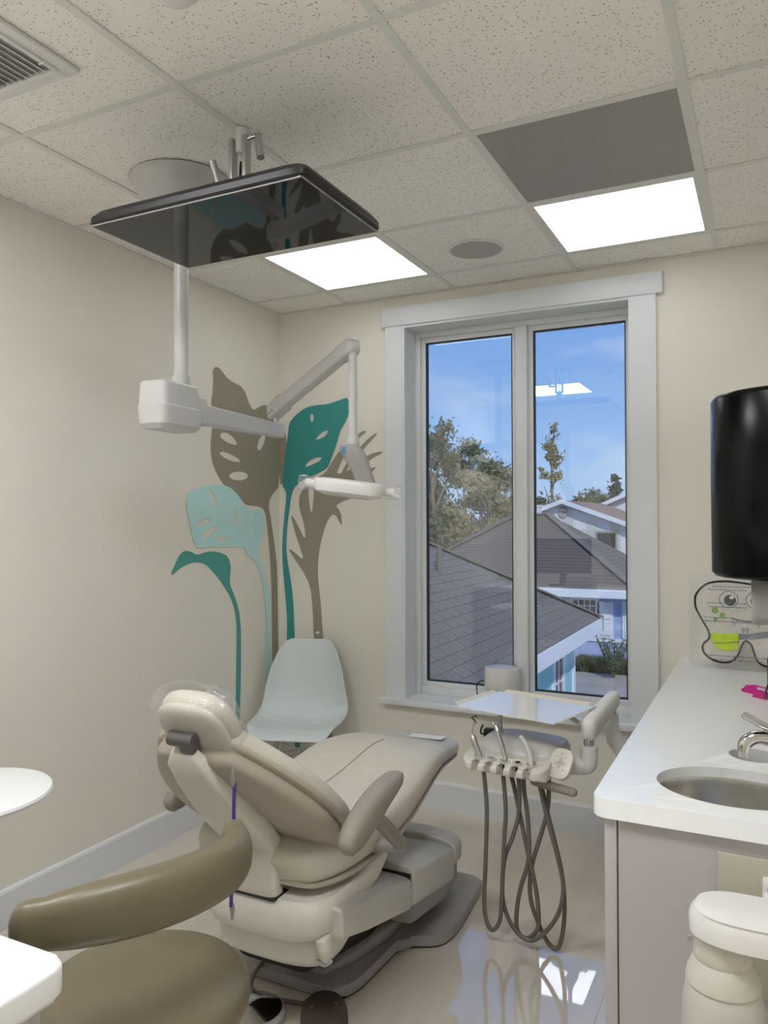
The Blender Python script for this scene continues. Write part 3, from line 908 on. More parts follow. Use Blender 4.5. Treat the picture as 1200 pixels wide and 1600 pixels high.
loft(b, [(lp(-.012, 0, 1.722), rv, fv, .030, .026), (lp(-.006, 0, 1.705), rv, fv, .040, .030), (lp(.012, 0, 1.672), rv, fv, .040, .030), (lp(.030, 0, 1.63), rv, fv, .033, .026),
         (lp(.042, 0, 1.595), rv, fv, .034, .026), (lp(.045, 0, 1.578), rv, fv, .036, .027)], e=4, n=24)
yk = obj('head_yoke', b, mat('yoke_grey', srgb(150, 148, 145), .4), t)
b = BM(); box(b, lp(-.028, -.0285, 1.700), (.016, .002, .022), Matrix.Rotation(math.atan2(.446, .895), 3, 'Z'))
obj('sticker', b, mat('blue_green_sticker', srgb(60, 130, 165), .5), yk)
tilt = Matrix.Rotation(math.radians(7), 3, fv)
rt = tilt @ rv
nt_ = rt.cross(fv).normalized()
HC_ = lp(-.012, 0, 1.578)
def hp(r, f, n_):
    return HC_ + rt * r + fv * f + nt_ * n_
if nt_.z < 0: nt_ = -nt_
b = BM()
loft(b, [(hp(0, 0, -.032), rt, fv, .085, .055, 3), (hp(0, 0, -.022), rt, fv, .112, .075, 3), (hp(0, 0, 0), rt, fv, .122, .082, 3), (hp(0, 0, .016), rt, fv, .118, .078, 3), (hp(0, 0, .023), rt, fv, .098, .06, 3)], n=40)
hd = obj('lamp_head', b, M['plastic'], t)
b = BM(); loft(b, [(hp(0, 0, -.034), rt, fv, .080, .050, 3), (hp(0, 0, -.031), rt, fv, .084, .054, 3)], n=40)
obj('lens', b, M['lightgrey'], hd)
for s in (-1, 1):
    b = BM(); tube(b, [hp(s * .10, 0, -.002), hp(s * .125, 0, -.002), hp(s * .150, 0, 0)], [.012, .014, .015], 14)
    h = obj('handle', b, M['plastic'], t)
    b = BM()
    rs = []
    random.seed(5 + s)
    for i in range(7):
        c = hp(s * (.085 + .0145 * i), 0, 0)
        rs.append([c + fv * math.cos(2 * PI * k / 16) * (.024 + random.uniform(-.004, .006)) + nt_ * math.sin(2 * PI * k / 16) * (.022 + random.uniform(-.004, .006)) for k in range(16)])
    rings(b, rs)
    obj('plastic_sleeve', b, M['film'], h)
# ---------------------------------------------------------------- dental chair
CX = -1.33
t = thing('dental_chair', 'beige reclined dental treatment chair on a grey base', 'dental chair', (CX, 2.3, 0))
def xsec(y, z, a, bb, ny, nz, e=3.2, x=CX):
    return ((x, y, z), (1, 0, 0), (0, ny, nz), a, bb, e)
def along(pts, e=3.2, x=CX):
    """pts (y, z, halfwidth, halfthick): sections perpendicular to the path in the yz plane"""
    st = []
    for i, p in enumerate(pts):
        q0 = pts[max(0, i - 1)]; q1 = pts[min(len(pts) - 1, i + 1)]
        ty, tz = q1[0] - q0[0], q1[1] - q0[1]
        l = math.hypot(ty, tz)
        st.append(xsec(p[0], p[1], p[2], p[3], -tz / l, ty / l, e, x))
    return st
def dense(pts, k=4):
    return [tuple(v) for v in [list(q) for q in crv4(pts, k)]]
def crv4(pts, k):
    out = []
    n = len(pts)
    for i in range(n - 1):
        p0, p1, p2, p3 = pts[max(0, i - 1)], pts[i], pts[i + 1], pts[min(n - 1, i + 2)]
        for j in range(k):
            u = j / k
            out.append([.5 * ((2 * b_) + (c_ - a_) * u + (2 * a_ - 5 * b_ + 4 * c_ - d_) * u * u + (3 * b_ - a_ - 3 * c_ + d_) * u ** 3) for a_, b_, c_, d_ in zip(p0, p1, p2, p3)])
    out.append(list(pts[-1]))
    return out
# seat and leg rest
seat_p = [(1.795, .500, .10, .020), (1.801, .502, .16, .040), (1.83, .507, .205, .062), (1.92, .512, .245, .075), (2.05, .515, .262, .080), (2.18, .517, .268, .078), (2.32, .530, .268, .072), (2.45, .556, .262, .064),
          (2.57, .578, .252, .055), (2.68, .580, .238, .046), (2.78, .570, .226, .040), (2.88, .560, .214, .036), (2.925, .557, .20, .033), (2.945, .556, .17, .024), (2.950, .556, .12, .012)]
b = BM(); loft(b, along(dense(seat_p, 4), 3.4), n=40)
seat = obj('seat_cushion', b, M['uphol'], t)
# centre seam (follows the crown of the cushion)
b = BM()
sm = [(CX, p[0] - (0), p[1] + p[3] + .0005) for p in dense(seat_p, 4) if 2.0 < p[0] < 2.66]
tube(b, sm, .0032, 8)
obj('seam', b, M['backpanel'], seat)
b = BM()
low = [(p[0], p[1] - p[3] * .80, p[2] * .985, p[3] * .16) for p in dense(seat_p, 2)][3:-3]
loft(b, along(low, 4), n=32)
obj('seat_shell', b, M['backpanel'], t)
# clear cover on the foot end with a paper slip
b = BM()
cov = [(p[0] + (.004 if p[0] > 2.93 else 0), p[1], p[2] + .004, p[3] + .0035) for p in dense(seat_p, 4) if p[0] > 2.715]
loft(b, along(cov, 3.4), n=40)
cov_o = single('foot_cover', b, M['film'], 'clear plastic sleeve over the foot end of the dental chair', 'plastic cover', (CX, 2.84, .52))
b = BM(); box(b, (CX + .10, 2.845, .6055), (.135, .085, .0012), Matrix.Rotation(math.radians(-6), 3, 'X') @ Matrix.Rotation(math.radians(8), 3, 'Z'))
obj('paper_slip', b, M['paper'], cov_o, flat=True)
# back rest
Q0, Q1 = Vector((CX, 1.985, .545)), Vector((CX, 1.585, .905))
bd = (Q1 - Q0).normalized()
bn = Vector((0, bd.z, -bd.y)); bn = bn if bn.y > 0 else -bn          # toward the patient
BL = (Q1 - Q0).length
def bs(s, a, h, o=0.0, e=3.0):
    c = Q0 + bd * (BL * s) + bn * o
    return (c, (1, 0, 0), bn, a, h, e)
prof = [(-.045, .07, .010), (-.035, .14, .028), (.02, .208, .042), (.13, .256, .050), (.30, .275, .052), (.48, .268, .052), (.66, .238, .050), (.82, .195, .046), (.93, .155, .042), (1.0, .125, .038), (1.035, .08, .022), (1.042, .03, .008)]
b = BM(); loft(b, [bs(s, a, h, .012) for s, a, h in crv4(prof, 3)], n=36)
obj('backrest_cushion', b, M['uphol'], t)
b = BM(); loft(b, [bs(s * .985 + .005, a + .006, h * .42, -.004) for s, a, h in crv4(prof, 3)], n=36)
obj('piping_band', b, M['backpanel'], t)
b = BM(); loft(b, [bs(s * .965 + .012, a * .965, h * .82, -.032) for s, a, h in crv4(prof, 3)], n=36)
obj('back_panel', b, M['backpanel'], t)
# support spine on the back of the rest
b = BM()
sup_p = [(1.05, .040, .014, -.052), (1.0, .058, .024, -.064), (.85, .070, .030, -.076), (.6, .086, .034, -.088), (.40, .094, .036, -.094)]
st = [bs(s, a, h, o, 4) for s, a, h, o in sup_p]
st += [((CX + .005, 1.815, .560), (1, 0, 0), (0, .92, .38), .088, .034, 4), ((CX + .015, 1.808, .500), (1, 0, 0), (0, 1, .08), .082, .032, 4), ((CX + .02, 1.806, .450), (1, 0, 0), (0, 1, 0), .080, .031, 4), ((CX + .02, 1.806, .405), (1, 0, 0), (0, 1, 0), .084, .032, 4)]
loft(b, st, n=32)
obj('back_support', b, M['warmwhite'], t)
# head rest
hc = Vector((CX + .012, 1.575, .938))
ha = math.radians(56)
hv = Vector((0, -math.cos(ha), math.sin(ha)))
hn = Vector((0, math.sin(ha), math.cos(ha)))
def hs(s, a, h, o=0.0, e=2.6):
    return (hc + hv * s * .95 + hn * o, (1, 0, 0), hn, a, h, e)
hp_ = [(-.098, .025, .007), (-.094, .058, .018), (-.075, .090, .029), (-.038, .108, .035), (.008, .113, .036), (.050, .107, .035), (.083, .086, .029), (.099, .055, .018), (.103, .025, .007)]
b = BM(); loft(b, [hs(*q, .016) for q in crv4(hp_, 3)], n=32)
hr = obj('headrest_cushion', b, M['uphol'], t)
b = BM(); loft(b, [hs(s * .97, a * .93, h * .62, -.018) for s, a, h in crv4(hp_, 3)], n=32)
obj('headrest_back', b, M['uphol'], t)
# grey headrest link
b = BM()
lk = [tuple(hc + hv * .010 - hn * .052) + (.026, .014), tuple(hc - hv * .03 - hn * .060) + (.026, .015), tuple(hc - hv * .075 - hn * .064) + (.025, .015), tuple(Q1 - bd * .02 - bn * .058) + (.028, .015), tuple(Q1 - bd * .06 - bn * .066) + (.030, .010)]
spine(b, lk, e=4, n=20, up=(0, .3, 1))
hl = obj('headrest_link', b, mat('link_grey', srgb(118, 116, 114), .35, .3), t)
b = BM(); tube(b, [hc + hv * .012 - hn * .056 + Vector((-.048, 0, 0)), hc + hv * .012 - hn * .056 + Vector((.030, 0, 0))], .019, 16)
obj('pivot', b, mat('link_grey_knob', srgb(104, 102, 100), .35, .3), hl)
b = BM(); lathe(b, [(.05, -.01), (.05, .010), (.044, .016), (.02, .018), (.0005, .018)], (CX - .118, 1.628, .800), 28, (-.1, -.75, -.6), sx=.8)
obj('release_knob', b, M['backpanel'], t)
# armrests
def armrest(s, dy=0.0, dz=0.0):
    x = CX + s * .345
    b = BM()
    pts = [(x, 1.755, .620, .024, .026), (x, 1.785, .637, .031, .040), (x, 1.86, .668, .034, .045), (x, 1.95, .697, .034, .037), (x, 2.025, .714, .031, .024), (x, 2.05, .718, .024, .016)]
    pts = [(p[0], p[1] + dy, p[2] + dz, p[3], p[4]) for p in pts]
    spine(b, [tuple(q) for q in crv4(pts, 4)], e=2.6, n=24, ends=.015)
    o = obj('armrest', b, M['armgrey'], t)
    b = BM()
    spine(b, [(x, 1.90 + dy, .655 + dz, .022, .018), (x, 1.97 + dy * .7, .602 + dz * .7, .021, .017), (x - s * .005, 2.05, .540, .022, .017), (x - s * .012, 2.10, .502, .022, .016)], e=3, n=16, up=(1, 0, 0))
    obj('arm_strut', b, M['armgrey'], o)
    b = BM()
    tube(b, [(x - s * .0, 2.09, .498), (CX + s * .10, 2.09, .460)], .02, 12)
    obj('arm_axle', b, M['basegrey'], o)
armrest(1); armrest(-1, .11, -.035)
# upper housing
b = BM()
HX = CX + .035
hs_ = [(.308, .170, .130, 1.925), (.322, .198, .155, 1.93), (.345, .216, .172, 1.935), (.385, .220, .178, 1.938), (.410, .218, .174, 1.942), (.425, .204, .162, 1.946)]
loft(b, [((HX, y, z), (1, 0, 0), (0, 1, 0), a, c, 3.6) for z, a, c, y in hs_], n=44)
obj('upper_housing', b, M['warmwhite'], t)
for s in (1, -1):
    b = BM()
    spine(b, [(HX + s * .175, 1.93, .385, .038, .034), (HX + s * .182, 2.03, .388, .040, .042), (HX + s * .185, 2.12, .412, .036, .042), (HX + s * .185, 2.20, .448, .030, .030), (HX + s * .18, 2.27, .475, .02, .012)], e=3, n=20, ends=.02)
    obj('seat_bracket', b, M['warmwhite'], t)
b = BM()
hs_ = [(.205, .14, .07, 1.945), (.216, .178, .105, 1.945), (.245, .194, .125, 1.945), (.295, .200, .132, 1.945), (.312, .194, .128, 1.945)]
loft(b, [((HX - .01, y, z), (1, 0, 0), (0, 1, 0), a, c, 3.2) for z, a, c, y in hs_], n=44)
obj('lower_housing', b, M['warmwhite'], t)
b = BM(); box(b, (CX - .105, 1.805, .4262), (.022, .018, .0016), Matrix.Rotation(math.radians(12), 3, 'X'))
obj('maker_mark', b, M['basegrey'], t)
b = BM(); bxx(b, CX - .068, CX + .108, 1.768, 1.842, .4235, .4275)
obj('pivot_gap', b, M['black'], t)
# lift arm covers
def cover(name, st, m, e=9):
    b = BM()
    loft(b, [((x, y, (zt + zb) / 2), (1, 0, 0), (0, 0, 1), hw, (zt - zb) / 2, e) for x, y, zt, zb, hw in st], n=48)
    return obj(name, b, m, t, angle=35)
ccx = CX + .01
cover('lift_cover', [(ccx, 1.845, .402, .325, .262), (ccx, 1.853, .409, .312, .268), (ccx, 2.0, .385, .268, .272), (ccx, 2.285, .315, .200, .274), (ccx, 2.290, .312, .206, .270)], M['chairgrey'])
cover('lift_cover', [(ccx, 2.298, .338, .212, .276), (ccx, 2.304, .344, .204, .280), (ccx, 2.45, .318, .180, .282), (ccx, 2.64, .285, .150, .282), (ccx, 2.645, .281, .155, .278)], M['chairgrey'])
cover('lift_cover', [(ccx, 2.652, .296, .190, .278), (ccx, 2.658, .302, .182, .282), (ccx, 2.74, .290, .175, .275), (ccx, 2.81, .270, .178, .24), (ccx, 2.845, .248, .185, .17), (ccx, 2.85, .240, .19, .12)], M['chairgrey'], 4.5)
b = BM(); bxx(b, ccx - .268, ccx + .268, 2.287, 2.301, .215, .318)
obj('cover_gap', b, M['black'], t)
cover('lower_link', [(ccx, 2.33, .215, .135, .262), (ccx, 2.60, .175, .095, .264), (ccx, 2.78, .180, .095, .24), (ccx, 2.83, .185, .10, .18)], M['basegrey'], 8)
b = BM()
spine(b, [(CX, 1.93, .20, .13, .05), (CX, 2.2, .14, .13, .05), (CX, 2.5, .08, .13, .04)], e=6, n=24)
obj('lift_arm', b, M['black'], t)
b = BM(); spine(b, [(CX + .225, 1.835, .325, .018, .026), (CX + .225, 1.845, .285, .018, .022), (CX + .22, 1.855, .258, .015, .016)], e=3, n=16, up=(0, 1, 0), ends=.01)
lk_o = obj('cover_latch', b, M['warmwhite'], t)
b = BM(); tube(b, crv([(CX + .185, 1.855, .265), (CX + .19, 1.855, .243), (CX + .215, 1.857, .235), (CX + .235, 1.86, .25)], 5), .006, 10)
obj('latch_loop', b, M['lightgrey'], lk_o)
# base plate
base_poly = [(-1.62, 2.05), (-1.19, 2.05), (-1.155, 2.13), (-1.142, 2.415), (-1.02, 2.475), (-1.00, 2.57), (-1.03, 2.955), (-1.64, 2.955), (-1.67, 2.47), (-1.63, 2.41)]
bp = round_poly(base_poly, .05, 6)
b = BM(); zprism(b, bp, .006, .042, .012, 3)
bo = obj('base_plate', b, M['basegrey'], t)
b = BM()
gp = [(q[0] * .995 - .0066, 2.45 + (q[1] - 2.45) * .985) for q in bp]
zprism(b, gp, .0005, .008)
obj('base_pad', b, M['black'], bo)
b = BM()
loft(b, [((CX - .03, 2.10, .050), (1, 0, 0), (0, 0, 1), .10, .012, 5), ((CX - .03, 2.2, .058), (1, 0, 0), (0, 0, 1), .155, .024, 5), ((CX, 2.4, .065), (1, 0, 0), (0, 0, 1), .165, .032, 5), ((CX, 2.75, .065), (1, 0, 0), (0, 0, 1), .17, .032, 5)], n=32)
obj('base_hump', b, M['basegrey'], bo)
# power cable looping over the base
b = BM()
tube(b, crv([(-1.42, 2.30, .070), (-1.45, 2.16, .064), (-1.47, 2.06, .050), (-1.475, 2.01, .012), (-1.43, 1.98, .007), (-1.33, 1.985, .007), (-1.24, 2.01, .007), (-1.19, 2.03, .007)], 6), .006, 8)
obj('power_cable', b, M['hose'], t)

# loose plastic over the head rest
b = BM()
random.seed(11)
cov = []
pr = crv4([(-.070, .108, .046), (-.035, .118, .051), (.015, .123, .054), (.065, .121, .054), (.095, .110, .050), (.112, .092, .040), (.124, .062, .026)], 3)
for i, q in enumerate(pr):
    c, u, v, a, h, e = hs(q[0], q[1], q[2], .006)
    ring = []
    for k, (p_, r_) in enumerate(sup(44, a, h, 2.6)):
        j = 1 + random.uniform(-.04, .09)
        ring.append(c + Vector(u) * p_ * j + v * r_ * j * (1.15 if r_ > 0 else 1.0))
    cov.append(ring)
rings(b, cov, cap=False)
hcov = single('headrest_cover', b, M['film'], 'crinkled clear plastic bag over the dental chair headrest', 'plastic cover', tuple(hc), angle=14)

# bib cord with clips
t = thing('bib_cord', 'purple cord with metal clips hanging from the dental chair back', 'bib cord', (-1.168, 1.52, .49))
cp = [(-1.168, 1.525, .832), (-1.166, 1.520, .80), (-1.166, 1.518, .74), (-1.168, 1.515, .67), (-1.17, 1.515, .60), (-1.172, 1.515, .535)]
b = BM(); tube(b, crv(cp, 5), .0045, 8)
obj('cord', b, M['purple'], t)
for (z0, s) in ((.832, 1), (.535, -1)):
    b = BM()
    x = -1.168 if s > 0 else -1.172
    loft(b, [((x, 1.52, z0 - s * .008), (1, 0, 0), (0, 1, 0), .003, .004), ((x, 1.52, z0 + s * .008), (1, 0, 0), (0, 1, 0), .006, .006), ((x, 1.52, z0 + s * .034), (1, 0, 0), (0, 1, 0), .003, .0025)], n=10)
    obj('clip', b, M['alu'], t)

# ---------------------------------------------------------------- foot controls
FCX, FCY = -1.375, 1.885
t = thing('foot_control', 'round chrome foot control disc on the floor beside the stool', 'foot control', (FCX, FCY, 0))
b = BM(); lathe(b, [(.0005, .001), (.088, .001), (.095, .008), (.095, .020), (.087, .026), (.0005, .026)], (FCX, FCY, 0), 40)
obj('base_ring', b, M['basegrey'], t)
b = BM(); lathe(b, [(.083, .024), (.083, .030), (.025, .050), (.010, .052), (.0005, .052)], (FCX, FCY, 0), 40)
obj('chrome_disc', b, M['chrome'], t)
PDX, PDY = -1.145, 1.905
t = thing('foot_pedal', 'dark brown oval foot pedal with rubber studs on the floor', 'foot pedal', (PDX, PDY, 0))
pa = math.radians(31)
pm = Matrix.Translation((PDX, PDY, .042)) @ Matrix.Rotation(pa, 4, 'Z') @ Matrix.Rotation(math.radians(8), 4, 'X')
b = BM(); zprism(b, sup(36, .068, .115, 2.4), -.008, .008, .006, 2); bmesh.ops.transform(b, matrix=pm, verts=b.verts)
po = obj('pedal_plate', b, M['dark_rubber'], t)
for (a, c) in ((.034, .062), (-.038, .05), (.038, -.01), (-.018, -.025), (.0, -.075)):
    b = BM(); lathe(b, [(.0005, .014), (.007, .013), (.010, .007)], (a, c, 0), 14); bmesh.ops.transform(b, matrix=pm, verts=b.verts)
    obj('stud', b, M['dark_rubber'], t)
b = BM(); zprism(b, sup(28, .045, .085, 2.4), .0005, .034, .006, 2); bmesh.ops.transform(b, matrix=Matrix.Translation((PDX, PDY, 0)) @ Matrix.Rotation(pa, 4, 'Z'), verts=b.verts)
obj('pedal_base', b, M['black'], t)

# ---------------------------------------------------------------- shell chair
sa_ = math.atan2(-2.05 + 0.0, 3.30)          # faces the viewer
t = thing('shell_chair', 'white moulded shell chair with wire legs in the corner', 'chair', (-2.165, 3.355, 0), math.radians(18), local=True)
def shell_pt(u, v):
    """u -1..1 across, v 0..1 from front edge to top of the back; local: front is -y"""
    path = [(-.235, .405), (-.22, .425), (-.16, .437), (-.06, .425), (.04, .418), (.11, .432), (.155, .475), (.185, .56), (.21, .67), (.232, .77), (.242, .815), (.246, .825)]
    wid = [.19, .205, .222, .232, .236, .236, .232, .218, .195, .160, .130, .095]
    s = v * (len(path) - 1)
    i = min(int(s), len(path) - 2); f = s - i
    y = path[i][0] * (1 - f) + path[i + 1][0] * f
    z = path[i][1] * (1 - f) + path[i + 1][1] * f
    w = wid[i] * (1 - f) + wid[i + 1] * f
    # side wings curl up on the seat and forward on the back
    k = abs(u) ** 3
    seatness = max(0.0, 1 - abs(v - .42) / .42)
    back = max(0.0, min(1.0, (v - .45) / .2)) * (1 - max(0, v - .75) / .25)
    return Vector((u * w, y - k * .055 * back, z + k * .050 * seatness * (1 - back * .4)))
b = BM()
nu, nv = 20, 44
G = [[b.verts.new(shell_pt(-1 + 2 * i / nu, j / nv)) for i in range(nu + 1)] for j in range(nv + 1)]
for j in range(nv):
    for i in range(nu):
        b.faces.new((G[j][i], G[j][i + 1], G[j + 1][i + 1], G[j + 1][i]))
o = obj('shell', b, M['shell'], t, angle=180)
md = o.modifiers.new('smooth', 'SUBSURF'); md.levels = 1; md.render_levels = 1
md = o.modifiers.new('thick', 'SOLIDIFY'); md.thickness = .007; md.offset = 0
for sx in (-1, 1):
    for sy in (-1, 1):
        b = BM()
        f = Vector((sx * .215, sy * .195, .004))
        tube(b, [f, Vector((sx * .10, sy * .11 - .02, .405))], .0055, 8)
        tube(b, [f, Vector((sx * .10, sy * -.02 - .02, .405))], .0045, 8)
        lathe(b, [(.0005, .0005), (.011, .0005), (.011, .012), (.006, .016)], (f.x, f.y, 0), 12)
        obj('leg', b, M['chrome'], t)
b = BM()
for z, k in ((.19, .58), (.30, .36)):
    c = [Vector((sx * (.10 + .115 * k), sy * (.11 + .085 * k) - .02 * (1 - k), z)) for sx, sy in ((-1, -1), (1, -1), (1, 1), (-1, 1))]
    for i in range(4):
        tube(b, [c[i], c[(i + 1) % 4]], .004, 8)
    tube(b, [c[0], c[2]], .004, 8); tube(b, [c[1], c[3]], .004, 8)
obj('wire_brace', b, M['chrome'], t)
b = BM()
for sx in (-1, 1):
    tube(b, [Vector((sx * .10, -.15, .405)), Vector((sx * .10, .11, .405))], .006, 8)
for y in (-.13, .09):
    tube(b, [Vector((-.10, y, .405)), Vector((.10, y, .405))], .006, 8)
    for sx in (-1, 1):
        lathe(b, [(.016, .398), (.016, .418)], (sx * .085, y, 0), 12)
obj('seat_mount', b, M['chrome'], t)

# ---------------------------------------------------------------- operator stool
SX, SY = -1.165, 1.215
t = thing('operator_stool', 'tan vinyl operator stool with a curved backrest in the foreground', 'stool', (SX, SY, 0))
b = BM(); lathe(b, [(.0005, .445), (.15, .445), (.196, .450), (.218, .472), (.219, .494), (.205, .516), (.165, .530), (.09, .529), (.0005, .525)], (SX, SY, 0), 56)
obj('seat', b, M['tan'], t)
b = BM(); lathe(b, [(.0005, .425), (.16, .425), (.165, .432), (.165, .444), (.0005, .444)], (SX, SY, 0), 40)
obj('seat_pan', b, M['black'], t)
arc = [(-1.135, .910), (-1.105, .940), (-1.070, .980), (-1.030, 1.035), (-.995, 1.10), (-.972, 1.170), (-.965, 1.235), (-.985, 1.295), (-1.025, 1.335)]
b = BM()
pts = []
prof = crv4([(p[0], p[1], .778 + .010 * (i / 8.0)) for i, p in enumerate(arc)], 4)
N_ = len(prof)
for i, p in enumerate(prof):
    f = i / (N_ - 1)
    w = (math.sin(PI * min(1, max(0, f))) ** .22) if 0 < f < 1 else .35
    pts.append((p[0], p[1], p[2], .038 * max(w, .72), .056 * max(w, .78)))
spine(b, pts, e=2.5, n=28, ends=.028)
obj('backrest', b, M['tan'], t)
b = BM()
tube(b, crv([(-1.12, 1.13, .435), (-1.12, 1.02, .430), (-1.15, .925, .450), (-1.15, .908, .54), (-1.145, .912, .74)], 6), .014, 12)
obj('back_bar', b, M['black'], t)
b = BM(); lathe(b, [(.028, .26), (.028, .10), (.034, .10), (.034, .07), (.0005, .07)], (SX, SY, 0), 24); lathe(b, [(.014, .43), (.014, .25)], (SX, SY, 0), 20)
obj('gas_column', b, M['chrome'], t)
for i in range(5):
    a = 2 * PI * i / 5 + .5
    dx, dy = math.cos(a), math.sin(a)
    b = BM(); spine(b, [(SX + dx * .02, SY + dy * .02, .095, .022, .018), (SX + dx * .15, SY + dy * .15, .088, .018, .013), (SX + dx * .25, SY + dy * .25, .078, .014, .010)], e=3, n=16)
    lg = obj('base_leg', b, M['chrome'], t)
    b = BM(); lathe(b, [(.020, -.020), (.027, -.014), (.027, .014), (.020, .020)], (SX + dx * .245, SY + dy * .245, .0275), 20, (-dy, dx, 0))
    lathe(b, [(.006, 0), (.006, .035)], (SX + dx * .245, SY + dy * .245, .04), 10)
    obj('caster', b, M['black'], lg)

# ---------------------------------------------------------------- round side table
DX, DY = -1.91, 1.340
t = thing('round_table', 'white round pedestal tray table at the left edge', 'table', (DX, DY, 0))
b = BM(); lathe(b, [(.0005, .733), (.19, .733), (.212, .736), (.217, .743), (.214, .750), (.205, .752), (.0005, .752)], (DX, DY, 0), 56)
obj('table_top', b, M['counter'], t)
b = BM(); lathe(b, [(.02, .735), (.02, .02)], (DX, DY, 0), 20)
obj('pole', b, M['plastic'], t)
b = BM(); lathe(b, [(.0005, .001), (.17, .001), (.172, .012), (.05, .024), (.022, .03)], (DX, DY, 0), 40)
obj('foot', b, M['plastic'], t)
# ---------------------------------------------------------------- delivery unit
t = thing('delivery_unit', 'white dental instrument unit with hanging grey hoses', 'dental unit', (-.80, 2.66, .58))
UA = math.radians(-6)
uc = Vector((-.800, 2.665, .0))
ux = Vector((math.cos(UA), math.sin(UA), 0)); uy = Vector((-math.sin(UA), math.cos(UA), 0))
def up_(a, c, z):
    return uc + ux * a + uy * c + Vector((0, 0, z))
# head body: rounded pod with a scalloped holder lip in front, crowned behind
b = BM()
loft(b, [(up_(0, .010, .586), ux, uy, .12, .085, 3), (up_(0, .005, .594), ux, uy, .150, .118, 3), (up_(0, .0, .622), ux, uy, .164, .130, 3), (up_(0, .0, .648), ux, uy, .162, .126, 3), (up_(0, .0, .657), ux, uy, .154, .118, 3)], n=44)
obj('pod_lower', b, M['warmwhite'], t)
b = BM()
loft(b, [(up_(.008, .030, .655), ux, uy, .158, .104, 3.4), (up_(.010, .034, .674), ux, uy, .153, .098, 3.4), (up_(.014, .040, .692), ux, uy, .138, .082, 3.4), (up_(.016, .045, .701), ux, uy, .10, .05, 3.4)], n=44)
obj('pod_top', b, M['lightgrey'], t)
sl = [-.094, -.047, .000, .047, .094]
SC_ = -.122
lip = [(-.150, -.02)]
for k in range(9):
    a = math.radians(180 + 10 * k)
    lip.append((-.110 + .042 * math.cos(a), -.120 + .044 * math.sin(a)))
for q in sl:
    lip += [(q - .0125, -.166), (q - .0105, -.155)]
    for k in range(7):
        a = math.radians(180 - 30 * k)
        lip.append((q + .0105 * math.cos(a), -.134 + .012 * math.sin(a)))
    lip += [(q + .0105, -.155), (q + .0125, -.166)]
for k in range(9):
    a = math.radians(280 + 10 * k)
    lip.append((.110 + .042 * math.cos(a), -.120 + .044 * math.sin(a)))
lip.append((.150, -.02))
b = BM()
prism(b, lip, lambda p, q: up_(p, q, .648 + (q + .12) * .25), lambda p, q: up_(p, q, .598 + max(0, -.10 - q) * .20), .007, 3)
rail = obj('holder_rail', b, M['warmwhite'], t)
for i, a in enumerate(sl):
    b = BM()
    lathe(b, [(.0195, -.004), (.0205, .004), (.0175, .0055), (.015, .0015), (.0005, .0005)], up_(a, SC_, .6495), 24, (0, -.25, 1))
    ring = obj('holder_ring', b, M['chairgrey'], rail)
    b = BM(); lathe(b, [(.0005, .0), (.0115, .0), (.012, .0022)], up_(a, SC_, .6515), 18, (0, -.25, 1))
    obj('holder_well', b, M['basegrey'], ring)
# instruments
def rodthing(name, pts, rad, m, parent=t):
    b = BM(); tube(b, pts, rad, 14)
    return obj(name, b, m, parent)
a = sl[0]
h = rodthing('syringe', [up_(a, -.130, .630), up_(a, -.124, .655), up_(a - .020, -.118, .690), up_(a - .028, -.116, .710), up_(a - .031, -.115, .718)], [.008, .009, .011, .012, .007], M['alu'])
rodthing('syringe_tip', crv([up_(a - .031, -.115, .716), up_(a - .026, -.113, .755), up_(a - .018, -.113, .782)], 5), .0028, M['chrome'], h)
rodthing('instrument', [up_(a - .016, -.115, .784), up_(a - .034, -.115, .778), up_(a - .014, -.115, .760)], [.003, .003, .0015], M['black'], h)
a = sl[2]
h = rodthing('handpiece', crv([up_(a + .004, -.130, .632), up_(a + .001, -.122, .658), up_(a - .020, -.108, .706), up_(a - .038, -.098, .742), up_(a - .046, -.094, .754)], 4), [.008] * 4 + [.0095] * 5 + [.0085] * 4 + [.0075] * 4, M['chrome'])
rodthing('handpiece_head', [up_(a - .043, -.096, .756), up_(a - .054, -.092, .763)], [.010, .009], M['chrome'], h)
rodthing('coupling', [up_(a + .007, -.138, .614), up_(a + .002, -.126, .648)], [.0085, .0095], M['black'], h)
a = sl[3]
rodthing('hose_coupling', [up_(a + .003, -.132, .622), up_(a + .001, -.122, .656)], [.008, .0075], M['black'])
a = sl[4]
rodthing('suction_tip', crv([up_(a + .003, -.130, .628), up_(a - .002, -.118, .668), up_(a - .018, -.106, .702), up_(a - .038, -.098, .724), up_(a - .050, -.096, .731)], 4), [.0095] * 5 + [.0085] * 4 + [.008] * 4 + [.008] * 4, M['chairgrey'])
# hoses
for hpts in HOSES:
    b = BM(); tube(b, crv(hpts, 6), .0075, 12)
    obj('hose', b, M['hose'], t)
for hpts in HOSES:
    for q in (hpts[0], hpts[-1]):
        b = BM(); tube(b, [q, Vector(q) + Vector((0, .012, .022))], .0085, 10)
        obj('hose_socket', b, M['hose'], t)
